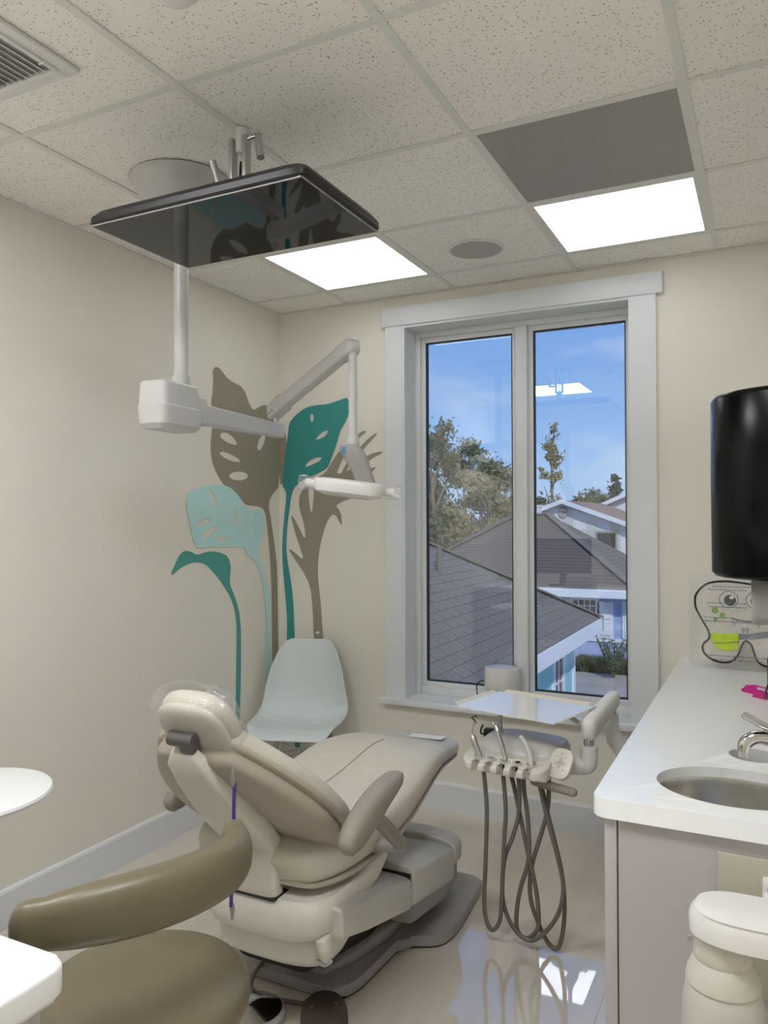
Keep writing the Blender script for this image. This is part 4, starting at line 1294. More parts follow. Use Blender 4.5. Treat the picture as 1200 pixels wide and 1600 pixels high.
# keypad
kp = up_(.180, -.075, .655)
kn = Vector((-.25, -.80, .55)).normalized()
ku = Vector((.95, -.31, 0)).normalized(); ku = (ku - kn * ku.dot(kn)).normalized(); kv = kn.cross(ku); kv = kv if kv.z > 0 else -kv
b = BM(); loft(b, [(kp - kn * .012, ku, kv, .040, .050, 3), (kp, ku, kv, .043, .053, 3), (kp + kn * .006, ku, kv, .041, .051, 3), (kp + kn * .009, ku, kv, .034, .044, 3)], n=36)
key = obj('keypad', b, M['warmwhite'], t)
b = BM()
Kr = Matrix((ku, kv, kn)).transposed()
box(b, kp + kn * .0095, (.040, .012, .002), Kr, .0008); box(b, kp + kn * .0095, (.012, .036, .002), Kr, .0008)
obj('cross_key', b, M['lightgrey'], key)
for (p_, q_) in ((0, .033), (0, .026), (-.016, .020), (.016, .020), (-.020, -.020), (0, -.027), (.020, -.020)):
    b = BM(); box(b, kp + kn * .0095 + ku * p_ + kv * q_, (.008 if q_ == .033 else .0045, .003, .0015), Kr)
    obj('key_mark', b, M['basegrey'], key)
# grip handle below
b = BM(); spine(b, [tuple(up_(.085, -.070, .580)) + (.015, .014), tuple(up_(.15, -.078, .576)) + (.015, .014), tuple(up_(.225, -.085, .572)) + (.015, .013)], e=2.4, n=18, ends=.014)
obj('grip_handle', b, M['armgrey'], t)
b = BM(); box(b, up_(.095, -.045, .592), (.07, .05, .02), None, .006)
obj('grip_mount', b, M['warmwhite'], t)
# elbow and arms
ex = Vector((-.555, 2.665, .655))
b = BM(); tube(b, crv([up_(.13, .01, .622), (-.615, 2.655, .628), ex + Vector((-.008, 0, -.022)), ex + Vector((0, 0, .012)), ex + Vector((0, 0, .045))], 5), .029, 18)
obj('elbow', b, M['plastic'], t)
b = BM(); lathe(b, [(.018, .04), (.018, .075)], ex, 18)
obj('joint_pin', b, M['chrome'], t)
b = BM(); spine(b, [tuple(ex + Vector((0, -.008, .100))) + (.026, .038), tuple(ex + Vector((0, .03, .105))) + (.027, .040), tuple(ex + Vector((.016, .30, .128))) + (.025, .034), tuple(ex + Vector((.018, .36, .132))) + (.024, .031)], e=3, n=26, ends=.022)
obj('flex_arm', b, M['plastic'], t)
b = BM(); lathe(b, [(.017, .0), (.017, .06)], (-.540, 3.00, .710), 16)
obj('joint_pin', b, M['chrome'], t)
b = BM(); spine(b, [(-.540, 3.00, .735, .024, .026), (-.540, 3.0, .69, .026, .028), (-.530, 3.0, .64, .030, .030), (-.50, 3.0, .595, .030, .030), (-.44, 3.0, .572, .030, .030), (-.335, 3.0, .565, .030, .030)], e=2.4, n=20, up=(0, 1, 0))
obj('rear_arm', b, M['plastic'], t)
# tray on its post
TA = math.radians(-13.5)
tcn = Vector((-.790, 2.705, .800))
tx = Vector((math.cos(TA), math.sin(TA), 0)); ty = Vector((-math.sin(TA), math.cos(TA), 0))
b = BM()
a_, c_ = .195, .150
def tp(p, q, z=0.0):
    return tcn + tx * p + ty * q + Vector((0, 0, z))
pl = [(-a_, -c_), (a_, -c_), (a_, c_), (-a_, c_)]
prism(b, pl, lambda p, q: tp(p, q, -.002), lambda p, q: tp(p, q, .002))
trayo = obj('tray', b, M['ceramic'], t)
M['trayrim'] = mat('cream_tray_rim', srgb(226, 220, 203), .25, noise=.01)
for (p0, q0, p1, q1, n0, n1) in ((-a_, -c_ * .86, -a_, c_ * .86, -1, 0), (a_, -c_ * .86, a_, c_ * .86, 1, 0), (-a_ * .9, c_, a_ * .9, c_, 0, 1)):
    b = BM()
    rs = []
    for (e0, z0) in ((-.004, .001), (.008, .006), (.018, .010), (.020, .007), (.010, .002), (-.004, -.002)):
        rs.append((e0, z0))
    rings(b, [[tp(p0 + n0 * e, q0 + n1 * e, z) for e, z in rs], [tp(p1 + n0 * e, q1 + n1 * e, z) for e, z in rs]])
    obj('tray_rim', b, M['trayrim'], trayo)
b = BM(); tube(b, [tp(-.115, .02, -.002), tp(-.115, .02, -.135)], .009, 14)
tube(b, [tp(-.115, .02, -.13), up_(-.12, .06, .645)], .009, 12)
obj('tray_post', b, M['lightgrey'], t)
b = BM(); tube(b, [tp(.15, .02, -.008), ex + Vector((0, 0, .10))], .008, 12); bxx(b, tcn.x - .14, tcn.x + .16, tcn.y - .012, tcn.y + .012, .786, .798, .002)
obj('tray_bracket', b, M['lightgrey'], t)

# ---------------------------------------------------------------- smart speaker on the sill, outlet
t = thing('smart_speaker', 'white round speaker with cable on the window sill', 'speaker', (-1.195, 3.70, WZ0))
sc = (-1.197, 3.712, WZ0)
b = BM(); lathe(b, [(.0005, .0), (.078, .0), (.082, .004), (.083, .058), (.083, .066)], sc, 44)
obj('base_ring', b, M['lightgrey'], t)
b = BM(); lathe(b, [(.083, .066), (.087, .072), (.0875, .182), (.085, .190), (.078, .192)], sc, 44, cap=False)
obj('case', b, M['plastic'], t)
b = BM(); lathe(b, [(.079, .190), (.074, .1915), (.0005, .1915)], sc, 44)
obj('top_plate', b, M['lightgrey'], t)
for i in range(5):
    a = math.radians(-128 + 9 * i)
    b = BM(); box(b, (sc[0] + math.cos(a) * .0877, sc[1] + math.sin(a) * .0877, WZ0 + .092), (.003, .003, .005))
    obj('indicator', b, M['basegrey'], t)
b = BM(); tube(b, crv([(sc[0] - .08, sc[1] + .02, WZ0 + .09), (sc[0] - .11, sc[1] + .02, WZ0 + .11), (sc[0] - .14, sc[1] + .015, WZ0 + .085), (sc[0] - .13, sc[1] + .0, WZ0 + .012), (sc[0] - .155, sc[1] - .01, WZ0 + .006), (sc[0] - .13, sc[1] - .02, WZ0 + .006), (sc[0] - .10, sc[1] - .015, WZ0 + .012), (sc[0] - .083, sc[1] - .01, WZ0 + .010)], 6), .003, 8)
tube(b, crv([(sc[0] - .15, sc[1] - .02, WZ0 + .006), (sc[0] - .135, sc[1] - .005, WZ0 + .02), (sc[0] - .105, sc[1] + .005, WZ0 + .035)], 5), .003, 8)
obj('cable', b, M['black'], t)
t = thing('wall_outlet', 'wall outlet plate with sockets below the window', 'outlet', (-1.20, YB, .38))
b = BM(); box(b, (-1.190, YB - .003, .425), (.115, .006, .075), None, .002)
obj('cover_plate', b, M['plastic'], t)
for s in (-.03, .03):
    b = BM(); box(b, (-1.190 + s, YB - .0065, .425), (.028, .003, .034), None, .004)
    so = obj('socket', b, M['lightgrey'], t)
t = thing('power_adapter', 'black plug-in power adapter in the outlet below the window', 'power adapter', (-1.235, YB - .03, .40))
b = BM(); box(b, (-1.232, YB - .032, .420), (.062, .045, .052), None, .006)
obj('body', b, M['black'], t)
b = BM(); tube(b, crv([(-1.262, YB - .03, .42), (-1.28, YB - .03, .415), (-1.285, YB - .03, .43), (-1.275, YB - .025, .46)], 5), .004, 8)
obj('lead', b, M['black'], t)

# ---------------------------------------------------------------- sink counter
CT = .852
cx0, cy0 = -.360, 1.745
skx, sky, srx, sry = -.075, 1.955, .172, .140
chx, chy, chr_ = -.040, 2.235, .062
# worktop with holes: built as a filled outline
def rect_round(x0, x1, y0, y1, r, corner):
    pts = []
    for (cx_, cy_, a0, on_) in ((x1, y1, 0, 0), (x0, y1, 90, 0), (x0, y0, 180, 1), (x1, y0, 270, 0)):
        if on_:
            for k in range(9):
                a = math.radians(a0 + 90 * k / 8)
                pts.append((x0 + r + r * math.cos(a), y0 + r + r * math.sin(a)))
        else:
            pts.append((cx_, cy_))
    return pts
out = rect_round(cx0, XR, cy0, YB, .035, 1)
hole1 = [(skx + srx * math.cos(2 * PI * k / 64), sky + sry * math.sin(2 * PI * k / 64)) for k in range(64)]
hole2 = [(chx + chr_ * math.cos(2 * PI * k / 36), chy + chr_ * math.sin(2 * PI * k / 36)) for k in range(36)]
wt = sheet('worktop', [out, hole1, hole2], lambda a, c, d: (a, c, CT - .021 + d), M['counter'], None, thick=.042, smooth=0)
bm_ = BM(); bm_.from_mesh(wt.data)
bmesh.ops.remove_doubles(bm_, verts=bm_.verts, dist=.0002)
ed = [e for e in bm_.edges if len(e.link_faces) == 2 and e.calc_face_angle(0) > 1.0 and abs(e.verts[0].co.z - e.verts[1].co.z) < .001]
bmesh.ops.bevel(bm_, geom=ed, offset=.007, segments=3, profile=.5, affect='EDGES', clamp_overlap=True)
bm_.to_mesh(wt.data); bm_.free()
wt.data.polygons.foreach_set('use_smooth', [True] * len(wt.data.polygons)); wt.data.set_sharp_from_angle(angle=math.radians(35))
tag(wt, 'long white worktop with an oval sink cut-out on the right', 'countertop')
# base cabinets
ky = [1.762, 2.45, 3.06, 3.664]
for i in range(3):
    y0, y1 = ky[i] + .001, ky[i + 1] - .001
    lab = ['white base cabinet under the sink, nearest the viewer', 'white base cabinet in the middle under the worktop', 'white base cabinet under the worktop by the window wall'][i]
    t = thing('base_cabinet', lab, 'cabinet', (-.06, (y0 + y1) / 2, 0), group='base cabinets under the sink worktop')
    b = BM(); bxx(b, -.305, XR - .002, y0, y1, .10, CT - .0435) if i else None
    if i == 0:
        bxx(b, -.305, XR - .002, y0, y0 + .018, .0, CT - .0435); bxx(b, -.305, XR - .002, y1 - .018, y1, .10, CT - .0435)
        bxx(b, XR - .02, XR - .002, y0 + .018, y1 - .018, .10, CT - .0435); bxx(b, -.305, XR - .02, y0 + .018, y1 - .018, .10, .118)
    obj('carcass', b, M['cab'], t, flat=True)
    b = BM(); bxx(b, -.260, -.245, y0 + .018, y1, .0005, .10)
    obj('kickboard', b, M['cab'], t, flat=True)
    n = 2
    for k in range(n):
        a0 = y0 + (y1 - y0) * k / n + (.0015 if k else -.004 if i == 0 else .0015); a1 = y0 + (y1 - y0) * (k + 1) / n - .0015
        b = BM(); bxx(b, -.334, -.308, a0, a1, .102, CT - .046, .0015)
        d_ = obj('door', b, M['cab'], t)
        hy = a1 - .04 if k == 0 else a0 + .04
        b = BM(); tube(b, [(-.334, hy, .60), (-.358, hy, .605), (-.358, hy, .70), (-.334, hy, .705)], .005, 10)
        obj('handle', b, M['steel'], d_)
# sink bowl
t = thing('sink', 'oval brushed steel sink bowl set in the worktop', 'sink', (skx, sky, CT - .16))
b = BM()
prf = [(1.015, -.004), (1.0, -.010), (.985, -.030), (.95, -.085), (.86, -.125), (.60, -.142), (.14, -.148), (.10, -.150)]
rs = []
for f, z in prf:
    rs.append([(skx + srx * f * math.cos(2 * PI * k / 64), sky + sry * f * math.sin(2 * PI * k / 64), CT - .014 + z) for k in range(64)])
rings(b, rs, cap=False)
bw = obj('bowl', b, M['steel'], t)
md = bw.modifiers.new('thick', 'SOLIDIFY'); md.thickness = .0012; md.offset = 1
b = BM(); lathe(b, [(.0005, .001), (.016, .001), (.024, .003), (.026, .0)], (skx, sky, CT - .166), 28)
obj('drain', b, M['chrome'], t)
t = thing('waste_chute', 'small round steel-rimmed opening in the worktop behind the sink', 'waste opening', (chx, chy, CT - .1))
b = BM()
rings(b, [[(chx + chr_ * f * math.cos(2 * PI * k / 36), chy + chr_ * f * math.sin(2 * PI * k / 36), CT + z) for k in range(36)] for f, z in ((1.03, .0005), (.99, .001), (.95, -.004), (.94, -.10))], cap=False)
obj('ring', b, M['lightgrey'], t)
b = BM(); lathe(b, [(.0005, -.09), (.057, -.09), (.057, -.088)], (chx, chy, CT), 30)
obj('bottom', b, M['basegrey'], t)
# faucet
fx, fy = .115, 1.985
t = thing('faucet', 'chrome single-lever faucet curving over the sink', 'faucet', (fx, fy, CT))
b = BM(); lathe(b, [(.030, .0), (.030, .008), (.024, .014), (.022, .06), (.024, .075), (.020, .085), (.0005, .088)], (fx, fy, CT), 28)
obj('faucet_body', b, M['chrome'], t)
b = BM(); tube(b, crv([(fx, fy, CT + .05), (fx - .05, fy - .008, CT + .085), (fx - .10, fy - .018, CT + .112), (fx - .145, fy - .025, CT + .118), (fx - .168, fy - .03, CT + .104), (fx - .172, fy - .03, CT + .085)], 5), [.017] * 14 + [.0155] * 12, 16)
sp_ = obj('spout', b, M['chrome'], t)
b = BM(); lathe(b, [(.012, 0), (.012, .016)], (fx - .172, fy - .03, CT + .072), 18)
obj('aerator', b, M['steel'], sp_)
b = BM(); spine(b, [(fx, fy, CT + .085, .012, .009), (fx - .05, fy + .010, CT + .100, .012, .007), (fx - .135, fy + .025, CT + .135, .019, .006), (fx - .172, fy + .03, CT + .152, .021, .005)], e=3, n=16, ends=.006)
obj('lever', b, M['chrome'], t)

# black dispenser on the right wall
t = thing('towel_dispenser', 'large glossy black rounded dispenser on the wall above the sink', 'towel dispenser', (XR, 1.955, 1.33))
b = BM()
def disp(z, k):
    pts = []
    n = 28
    for i in range(n + 1):
        a = PI * i / n
        s = math.sin(a)
        pts.append(Vector((XR - .03 - (.292) * k * (s ** .55), 1.955 + .165 * k * math.cos(a), z)))
    pts.append(Vector((XR - .001, 1.955 - .165 * k, z)))
    pts.append(Vector((XR - .001, 1.955 + .165 * k, z)))
    return pts
rings(b, [disp(1.335, .93), disp(1.338, .975), disp(1.347, 1.0), disp(1.55, 1.003), disp(1.735, 1.0), disp(1.745, .975), disp(1.748, .93)])
obj('cover', b, M['darkfilm'], t, angle=50)
b = BM(); box(b, (XR - .10, 1.955, 1.329), (.16, .22, .014), None, .004)
obj('outlet_slot', b, M['basegrey'], t)
b = BM()
rings(b, [[(-.038 + .015 * k, 1.885 + .008 * math.sin(k * .9), z) for k in range(11)] for z in (1.336, 1.28, 1.235)], cap=False, closed=False)
tw = obj('paper_towel', b, mat('grey_paper_towel', srgb(176, 176, 174), .9), t)
md = tw.modifiers.new('thick', 'SOLIDIFY'); md.thickness = .001

# cabinet side: plate, bracket, milky bottle under a glossy lid
YP = ky[0]
t = thing('bottle_unit', 'white lidded plastic bottle mounted on the cabinet end', 'water bottle', (-.09, 1.60, .38))
b = BM(); bxx(b, -.104, .16, YP - .006, YP + .0005, .490, .775, .003)
pt_ = obj('mounting_plate', b, M['plate'], t)
b = BM(); box(b, (.018, YP - .020, .728), (.075, .030, .030), None, .005)
br_ = obj('bracket', b, M['plastic'], t)
b = BM(); lathe(b, [(.0005, .0), (.007, .0), (.007, .002)], (-.004, YP - .035, .728), 12, (0, -1, 0))
obj('screw', b, M['basegrey'], br_)
bxc, byc = -.086, 1.590
b = BM()
lid_c = (-.035, 1.592)
loft(b, [((lid_c[0], lid_c[1], .690), (1, 0, 0), (0, 1, 0), .104, .068, 2.4), ((lid_c[0], lid_c[1], .694), (1, 0, 0), (0, 1, 0), .110, .074, 2.4), ((lid_c[0], lid_c[1], .724), (1, 0, 0), (0, 1, 0), .110, .074, 2.4), ((lid_c[0], lid_c[1], .734), (1, 0, 0), (0, 1, 0), .104, .068, 2.4), ((lid_c[0], lid_c[1], .739), (1, 0, 0), (0, 1, 0), .098, .070, 2.6), ((lid_c[0], lid_c[1], .738), (1, 0, 0), (0, 1, 0), .05, .03, 2.6)], n=48)
obj('lid', b, M['ceramic'], t)
b = BM(); bxx(b, -.02, .055, 1.64, YP - .006, .696, .722, .006)
obj('lid_arm', b, M['plastic'], t)
b = BM(); lathe(b, [(.046, .692), (.050, .672), (.052, .655), (.052, .648), (.050, .643), (.057, .632), (.064, .615), (.066, .600), (.062, .594)], (bxc, byc, 0), 40)
obj('collar', b, M['plush'], t)
b = BM(); lathe(b, [(.060, .600), (.066, .590), (.072, .560), (.075, .50), (.075, .40), (.070, .375), (.0005, .37)], (bxc, byc, 0), 40)
obj('bottle', b, M['milky'], t)
b = BM(); box(b, (bxc - .052, byc - .055, .695), (.008, .006, .010), None, .002)
obj('clip', b, M['basegrey'], t)

# ---------------------------------------------------------------- toy mask in a clear bag on the worktop
by = 3.46
t = thing('plush_mask', 'white plush monster face mask in a clear bag standing on the worktop', 'toy', (-.10, by, CT))
# local drawing units: crop pixels -> metres, x right, z up ; face tilted back slightly
def mk(px_, py_, d=0.0):
    """px_,py_ in drawing units (0..1120, 400..1480)"""
    return Vector((-.292 + (px_ - 215) * .00031, by + (1480 - py_) * .00006 - d + .02, CT + .008 + (1450 - py_) * .000335))
ol = [(235, 640), (250, 580), (300, 510), (380, 450), (480, 420), (620, 408), (760, 418), (960, 440), (1200, 470), (1330, 520), (1400, 640), (1330, 800), (1260, 920), (1230, 1040), (1240, 1150), (1290, 1240), (1290, 1330), (1220, 1390), (1090, 1400), (1000, 1350), (960, 1260), (930, 1170), (880, 1125), (840, 1130), (800, 1210), (760, 1300), (690, 1370), (580, 1390), (470, 1370), (370, 1310), (335, 1240), (345, 1180), (400, 1130), (420, 1080), (400, 1010), (350, 930), (290, 830), (245, 740)]
olc = [(v.x, v.y) for v in crv([(p[0], p[1], 0) for p in ol], 4, True)]
b = BM()
prism(b, olc, lambda p, q: mk(p, q, -.02), lambda p, q: mk(p, q, .018), .012, 3)
fo = obj('face', b, M['plush'], t)
b = BM()
pp = [mk(p, q, .019) for p, q in olc]; pp.append(pp[0])
tube(b, pp, .0042, 8)
obj('outline_piping', b, M['ink'], fo)
def spot(name, cx_, cy_, rx_, ry_, m, d, parent=fo):
    b = BM()
    prism(b, [(cx_ + rx_ * math.cos(2 * PI * k / 28), cy_ + ry_ * math.sin(2 * PI * k / 28)) for k in range(28)], lambda p, q: mk(p, q, .0175), lambda p, q: mk(p, q, d))
    return obj(name, b, m, parent, flat=True)
for ex_ in (655, 980):
    spot('eye_ring', ex_, 630, 120, 105, M['blueink'], .0195)
    spot('eye_white', ex_, 630, 108, 94, M['plush'], .0200)
    spot('pupil', ex_ + 15, 640, 75, 66, M['ink'], .0206)
    spot('eye_glint', ex_ + 35, 605, 28, 20, M['paper'], .0212)
for (a, c, r) in ((487, 770, 42), (580, 825, 36), (493, 880, 26)):
    spot('spot', a, c, r, r * .95, M['green'], .0195)
b = BM()
tube(b, crv([mk(680, 850, .0195), mk(760, 872, .0195), mk(900, 885, .0195), mk(1080, 862, .0195)], 5), .0022, 6)
obj('mouth_line', b, M['ink'], fo)
for (a, c) in ((725, 870), (1015, 880)):
    b = BM(); tube(b, [mk(a - 25, c, .0192), mk(a, c + 70, .0192), mk(a + 30, c + 5, .0192)], .0012, 6)
    obj('fang', b, M['ink'], fo)
b = BM(); prism(b, [(440, 1045), (775, 1035), (775, 1120), (640, 1150), (470, 1155), (435, 1110)], lambda p, q: mk(p, q, .017), lambda p, q: mk(p, q, .034), .005, 2)
obj('lime_pad', b, M['lime'], t)
b = BM(); prism(b, [(455, 1160), (775, 1140), (780, 1225), (700, 1245), (560, 1240), (490, 1205)], lambda p, q: mk(p, q, .017), lambda p, q: mk(p, q, .030), .005, 2)
obj('lime_pad', b, M['lime'], t)
b = BM(); prism(b, [(775, 1035), (920, 1030), (1150, 985), (1150, 1060), (920, 1100), (775, 1105)], lambda p, q: mk(p, q, .0175), lambda p, q: mk(p, q, .0200))
obj('grey_band', b, M['grey_ink'], fo)
# bag film with barcode and lines of small print
b = BM()
rng = random.Random(4)
rs = []
for (p_, hw, d0) in ((150, .004, .0), (215, .016, 0), (400, .026, 0), (700, .030, 0), (1000, .030, 0), (1300, .026, 0), (1420, .010, 0)):
    ring = []
    for k, (q_, r_) in enumerate(sup(40, 560 if p_ > 215 else 520, 1, 5)):
        v = mk(770 + q_, 940, 0)
        ring.append(v + Vector((0, 0, 0)))
    rs.append(ring)
b.free()
b = BM()
cols, rows = 26, 22
grid = {}
for side in (1, -1):
    for i in range(cols + 1):
        for j in range(rows + 1):
            p_ = 160 + (1440 - 160) * i / cols
            q_ = 330 + (1462 - 330) * j / rows
            edge = min(i, cols - i, j, rows - j)
            bulge = .026 * min(1, edge / 3.0)
            w = rng.uniform(-.0015, .0015) if edge > 0 else 0
            if side < 0 and edge == 0:
                grid[(side, i, j)] = grid[(1, i, j)]
            else:
                grid[(side, i, j)] = b.verts.new(mk(p_ + (rng.uniform(-10, 10) if edge == 0 and j < rows else 0), q_ + (rng.uniform(-10, 10) if edge == 0 and j < rows else 0), side * (bulge + .004 * (edge > 0) + w)))
    for i in range(cols):
        for j in range(rows):
            b.faces.new((grid[(side, i, j)], grid[(side, i + 1, j)], grid[(side, i + 1, j + 1)], grid[(side, i, j + 1)]))
bag = obj('clear_bag', b, M['film'], t)
b = BM()
prism(b, [(795, 945), (910, 945), (910, 1030), (795, 1030)], lambda p, q: mk(p, q, .0335), lambda p, q: mk(p, q, .0342))
bc = obj('barcode_label', b, M['paper'], bag, flat=True)
b = BM()
for k in range(11):
    a = 803 + k * 9.2
    w = (3, 5, 2, 6, 3, 4, 2, 5, 3, 6, 3)[k]
    prism(b, [(a, 952), (a + w, 952), (a + w, 1022), (a, 1022)], lambda p, q: mk(p, q, .034), lambda p, q: mk(p, q, .0346))
obj('barcode_bars', b, M['ink'], bc, flat=True)
b = BM()
rng = random.Random(9)
for (y0, a0, a1) in ((468, 455, 900), (505, 400, 880), (668, 385, 860), (715, 415, 860), (845, 350, 700), (890, 360, 1080), (1300, 400, 1080), (1345, 480, 1080)):
    a = a0
    while a < a1:
        w = rng.uniform(12, 40)
        prism(b, [(a, y0), (a + w, y0), (a + w, y0 + 11), (a, y0 + 11)], lambda p, q: mk(p, q, .0336), lambda p, q: mk(p, q, .0340))
        a += w + 9
so = obj('small_print', b, M['grey_ink'], bag, flat=True); so['kind'] = 'stuff'

# pink glasses, clear bottle
t = thing('safety_glasses', 'magenta safety glasses lying folded on the worktop', 'glasses', (-.05, 3.0, CT))
for s, (gx, gy) in enumerate(((-.070, 3.030), (-.035, 2.955))):
    b = BM(); loft(b, [((gx, gy, CT + .003), (.8, -.6, 0), (.3, .4, .8), .030, .014), ((gx + .004, gy + .006, CT + .016), (.8, -.6, 0), (.3, .4, .8), .026, .012), ((gx + .008, gy + .01, CT + .022), (.8, -.6, 0), (.3, .4, .8), .008, .004)], n=18)
    obj('lens', b, M['pink'], t)
b = BM(); tube(b, crv([(-.095, 3.05, CT + .006), (-.06, 3.07, CT + .02), (0, 3.06, CT + .012), (.05, 3.02, CT + .005)], 5), .0035, 8)
obj('temple', b, M['pink'], t)
b = BM(); tube(b, crv([(-.02, 2.93, CT + .006), (-.012, 2.95, CT + .045), (.004, 2.97, CT + .058), (.03, 2.99, CT + .02)], 5), .0035, 8)
obj('temple_tip', b, mat('dark_tinted_plastic', srgb(50, 52, 60), .2), t)
t = thing('spray_bottle', 'clear plastic bottle standing on the worktop at the right edge', 'bottle', (.022, 3.12, CT))
b = BM(); lathe(b, [(.0005, .001), (.032, .001), (.036, .006), (.036, .11), (.030, .125), (.014, .14), (.013, .15)], (.022, 3.12, CT), 30)
obj('body', b, clear_mat('clear_bottle_plastic', (.80, .88, .95, 1), 1.45, .05, .2, 20, .03), t)
b = BM(); lathe(b, [(.015, .148), (.015, .17), (.010, .175), (.0005, .175)], (.022, 3.12, CT), 20)
obj('cap', b, M['plastic'], t)

# ---------------------------------------------------------------- left foreground counter
lx, ly = -.882, .782
out = [(-2.484, ly), (-2.484, .10), (lx, .10)] + [(lx - .03 + .03 * math.cos(math.radians(a)), ly - .03 + .03 * math.sin(math.radians(a))) for a in range(0, 91, 15)]
b = BM(); zprism(b, out, .808, .850, .006, 3)
single('worktop', b, M['counter'], 'white worktop corner in the lower left foreground', 'countertop', (-1.6, .45, .808))
t = thing('base_cabinet', 'white cabinet under the left foreground worktop', 'cabinet', (-1.6, .45, 0))
b = BM(); bxx(b, -2.484, lx - .035, .13, ly - .04, .10, .807)
obj('carcass', b, M['cab'], t, flat=True)
b = BM(); bxx(b, -2.48, lx - .07, .16, ly - .07, .0005, .10)
obj('kickboard', b, M['cab'], t, flat=True)
for k in range(3):
    x0 = -2.48 + .52 * k
    b = BM(); bxx(b, x0 + .003, x0 + .517, ly - .039, ly - .018, .104, .800, .0015)
    d_ = obj('door', b, M['cab'], t)
    b = BM(); tube(b, [(x0 + .46, ly - .018, .60), (x0 + .46, ly + .008, .605), (x0 + .46, ly + .008, .70), (x0 + .46, ly - .018, .705)], .005, 10)
    obj('handle', b, M['steel'], d_)

# computer screen standing on the left counter, turned to the window
t = thing('computer_monitor', 'black computer monitor on the left counter, mirrored in the window', 'monitor', (-1.75, .36, .85))
b = BM(); bxx(b, -2.02, -1.48, .345, .375, .965, 1.295, .006)
obj('case', b, M['black'], t)
b = BM(); bxx(b, -2.01, -1.49, .3752, .377, .978, 1.286)
obj('screen', b, M['screen'], t, flat=True)
b = BM(); spine(b, [(-1.75, .345, 1.08, .03, .012), (-1.75, .33, .98, .03, .012), (-1.75, .33, .86, .035, .012)], e=4, n=16, up=(0, 1, 0))
obj('stand', b, M['black'], t)
b = BM(); zprism(b, sup(32, .13, .09, 3), 0, .010, .003, 2); bmesh.ops.translate(b, verts=b.verts, vec=(-1.75, .36, .851))
obj('stand_foot', b, M['black'], t)
# ================================================================ outside the window
GZ = -2.7
M['shingle'] = mat('grey_shingle', srgb(84, 80, 78), .9, noise=.14, nscale=9)
M['shingle2'] = mat('grey_shingle_light', srgb(116, 109, 103), .9, noise=.14, nscale=9)
M['fascia'] = mat('white_fascia', srgb(226, 230, 236), .6)
M['tealwall'] = mat('pale_teal_siding', srgb(150, 205, 212), .7, noise=.03)
M['bluewall'] = mat('lavender_blue_siding', srgb(160, 176, 218), .7, noise=.03)
M['whitewall'] = mat('white_siding', srgb(220, 224, 230), .7, noise=.03)
M['brownroof'] = mat('brown_shingle', srgb(150, 122, 104), .9, noise=.12, nscale=6)
M['winglass'] = mat('far_window_glass', srgb(58, 62, 70), .15)
M['sand'] = mat('sandy_ground', srgb(168, 160, 148), .95, noise=.12, nscale=1.4)
M['scrub'] = mat('scrub_green', srgb(88, 96, 66), .9, noise=.25, nscale=3)
M['leaf1'] = mat('olive_foliage', srgb(96, 98, 66), .9, noise=.35, nscale=.8)
M['leaf2'] = mat('pale_foliage', srgb(142, 132, 98), .9, noise=.25, nscale=.8)
M['leaf3'] = mat('dark_foliage', srgb(50, 66, 46), .9, noise=.3, nscale=.8)
M['bark'] = mat('pale_bark', srgb(140, 126, 106), .9, noise=.15)
def band_roof():
    m = mat('coursed_shingle', srgb(108, 98, 90), .9, noise=.08, nscale=5)
    nt = m.node_tree
    tc = [n for n in nt.nodes if n.type == 'TEX_COORD'][0]
    rp = [n for n in nt.nodes if n.type == 'VALTORGB'][0]
    p = nt.nodes['Principled BSDF']
    sp = nt.nodes.new('ShaderNodeSeparateXYZ')
    mu = nt.nodes.new('ShaderNodeMath'); mu.operation = 'MULTIPLY'; mu.inputs[1].default_value = 11.0
    fr = nt.nodes.new('ShaderNodeMath'); fr.operation = 'FRACT'
    gt = nt.nodes.new('ShaderNodeMath'); gt.operation = 'LESS_THAN'; gt.inputs[1].default_value = .28
    mx = nt.nodes.new('ShaderNodeMix'); mx.data_type = 'RGBA'
    mx.inputs[7].default_value = srgb(88, 82, 80)
    L = nt.links.new
    L(tc.outputs['Object'], sp.inputs[0]); L(sp.outputs['Z'], mu.inputs[0]); L(mu.outputs[0], fr.inputs[0]); L(fr.outputs[0], gt.inputs[0])
    L(gt.outputs[0], mx.inputs[0]); L(rp.outputs[0], mx.inputs[6]); L(mx.outputs[2], p.inputs['Base Color'])
    return m
M['courses'] = band_roof()

b = BM(); bxx(b, -90, 60, 4.2, 160, GZ - .5, GZ)
o = struct('ground', b, M['sand'])

def poly3(bm, pts, th=.06):
    """thin roof slab: polygon extruded downward"""
    a = [bm.verts.new(p) for p in pts]
    c = [bm.verts.new(Vector(p) - Vector((0, 0, th))) for p in pts]
    bm.faces.new(a); bm.faces.new(list(reversed(c)))
    n = len(pts)
    for i in range(n):
        j = (i + 1) % n
        bm.faces.new((a[i], c[i], c[j], a[j]))
    return bm

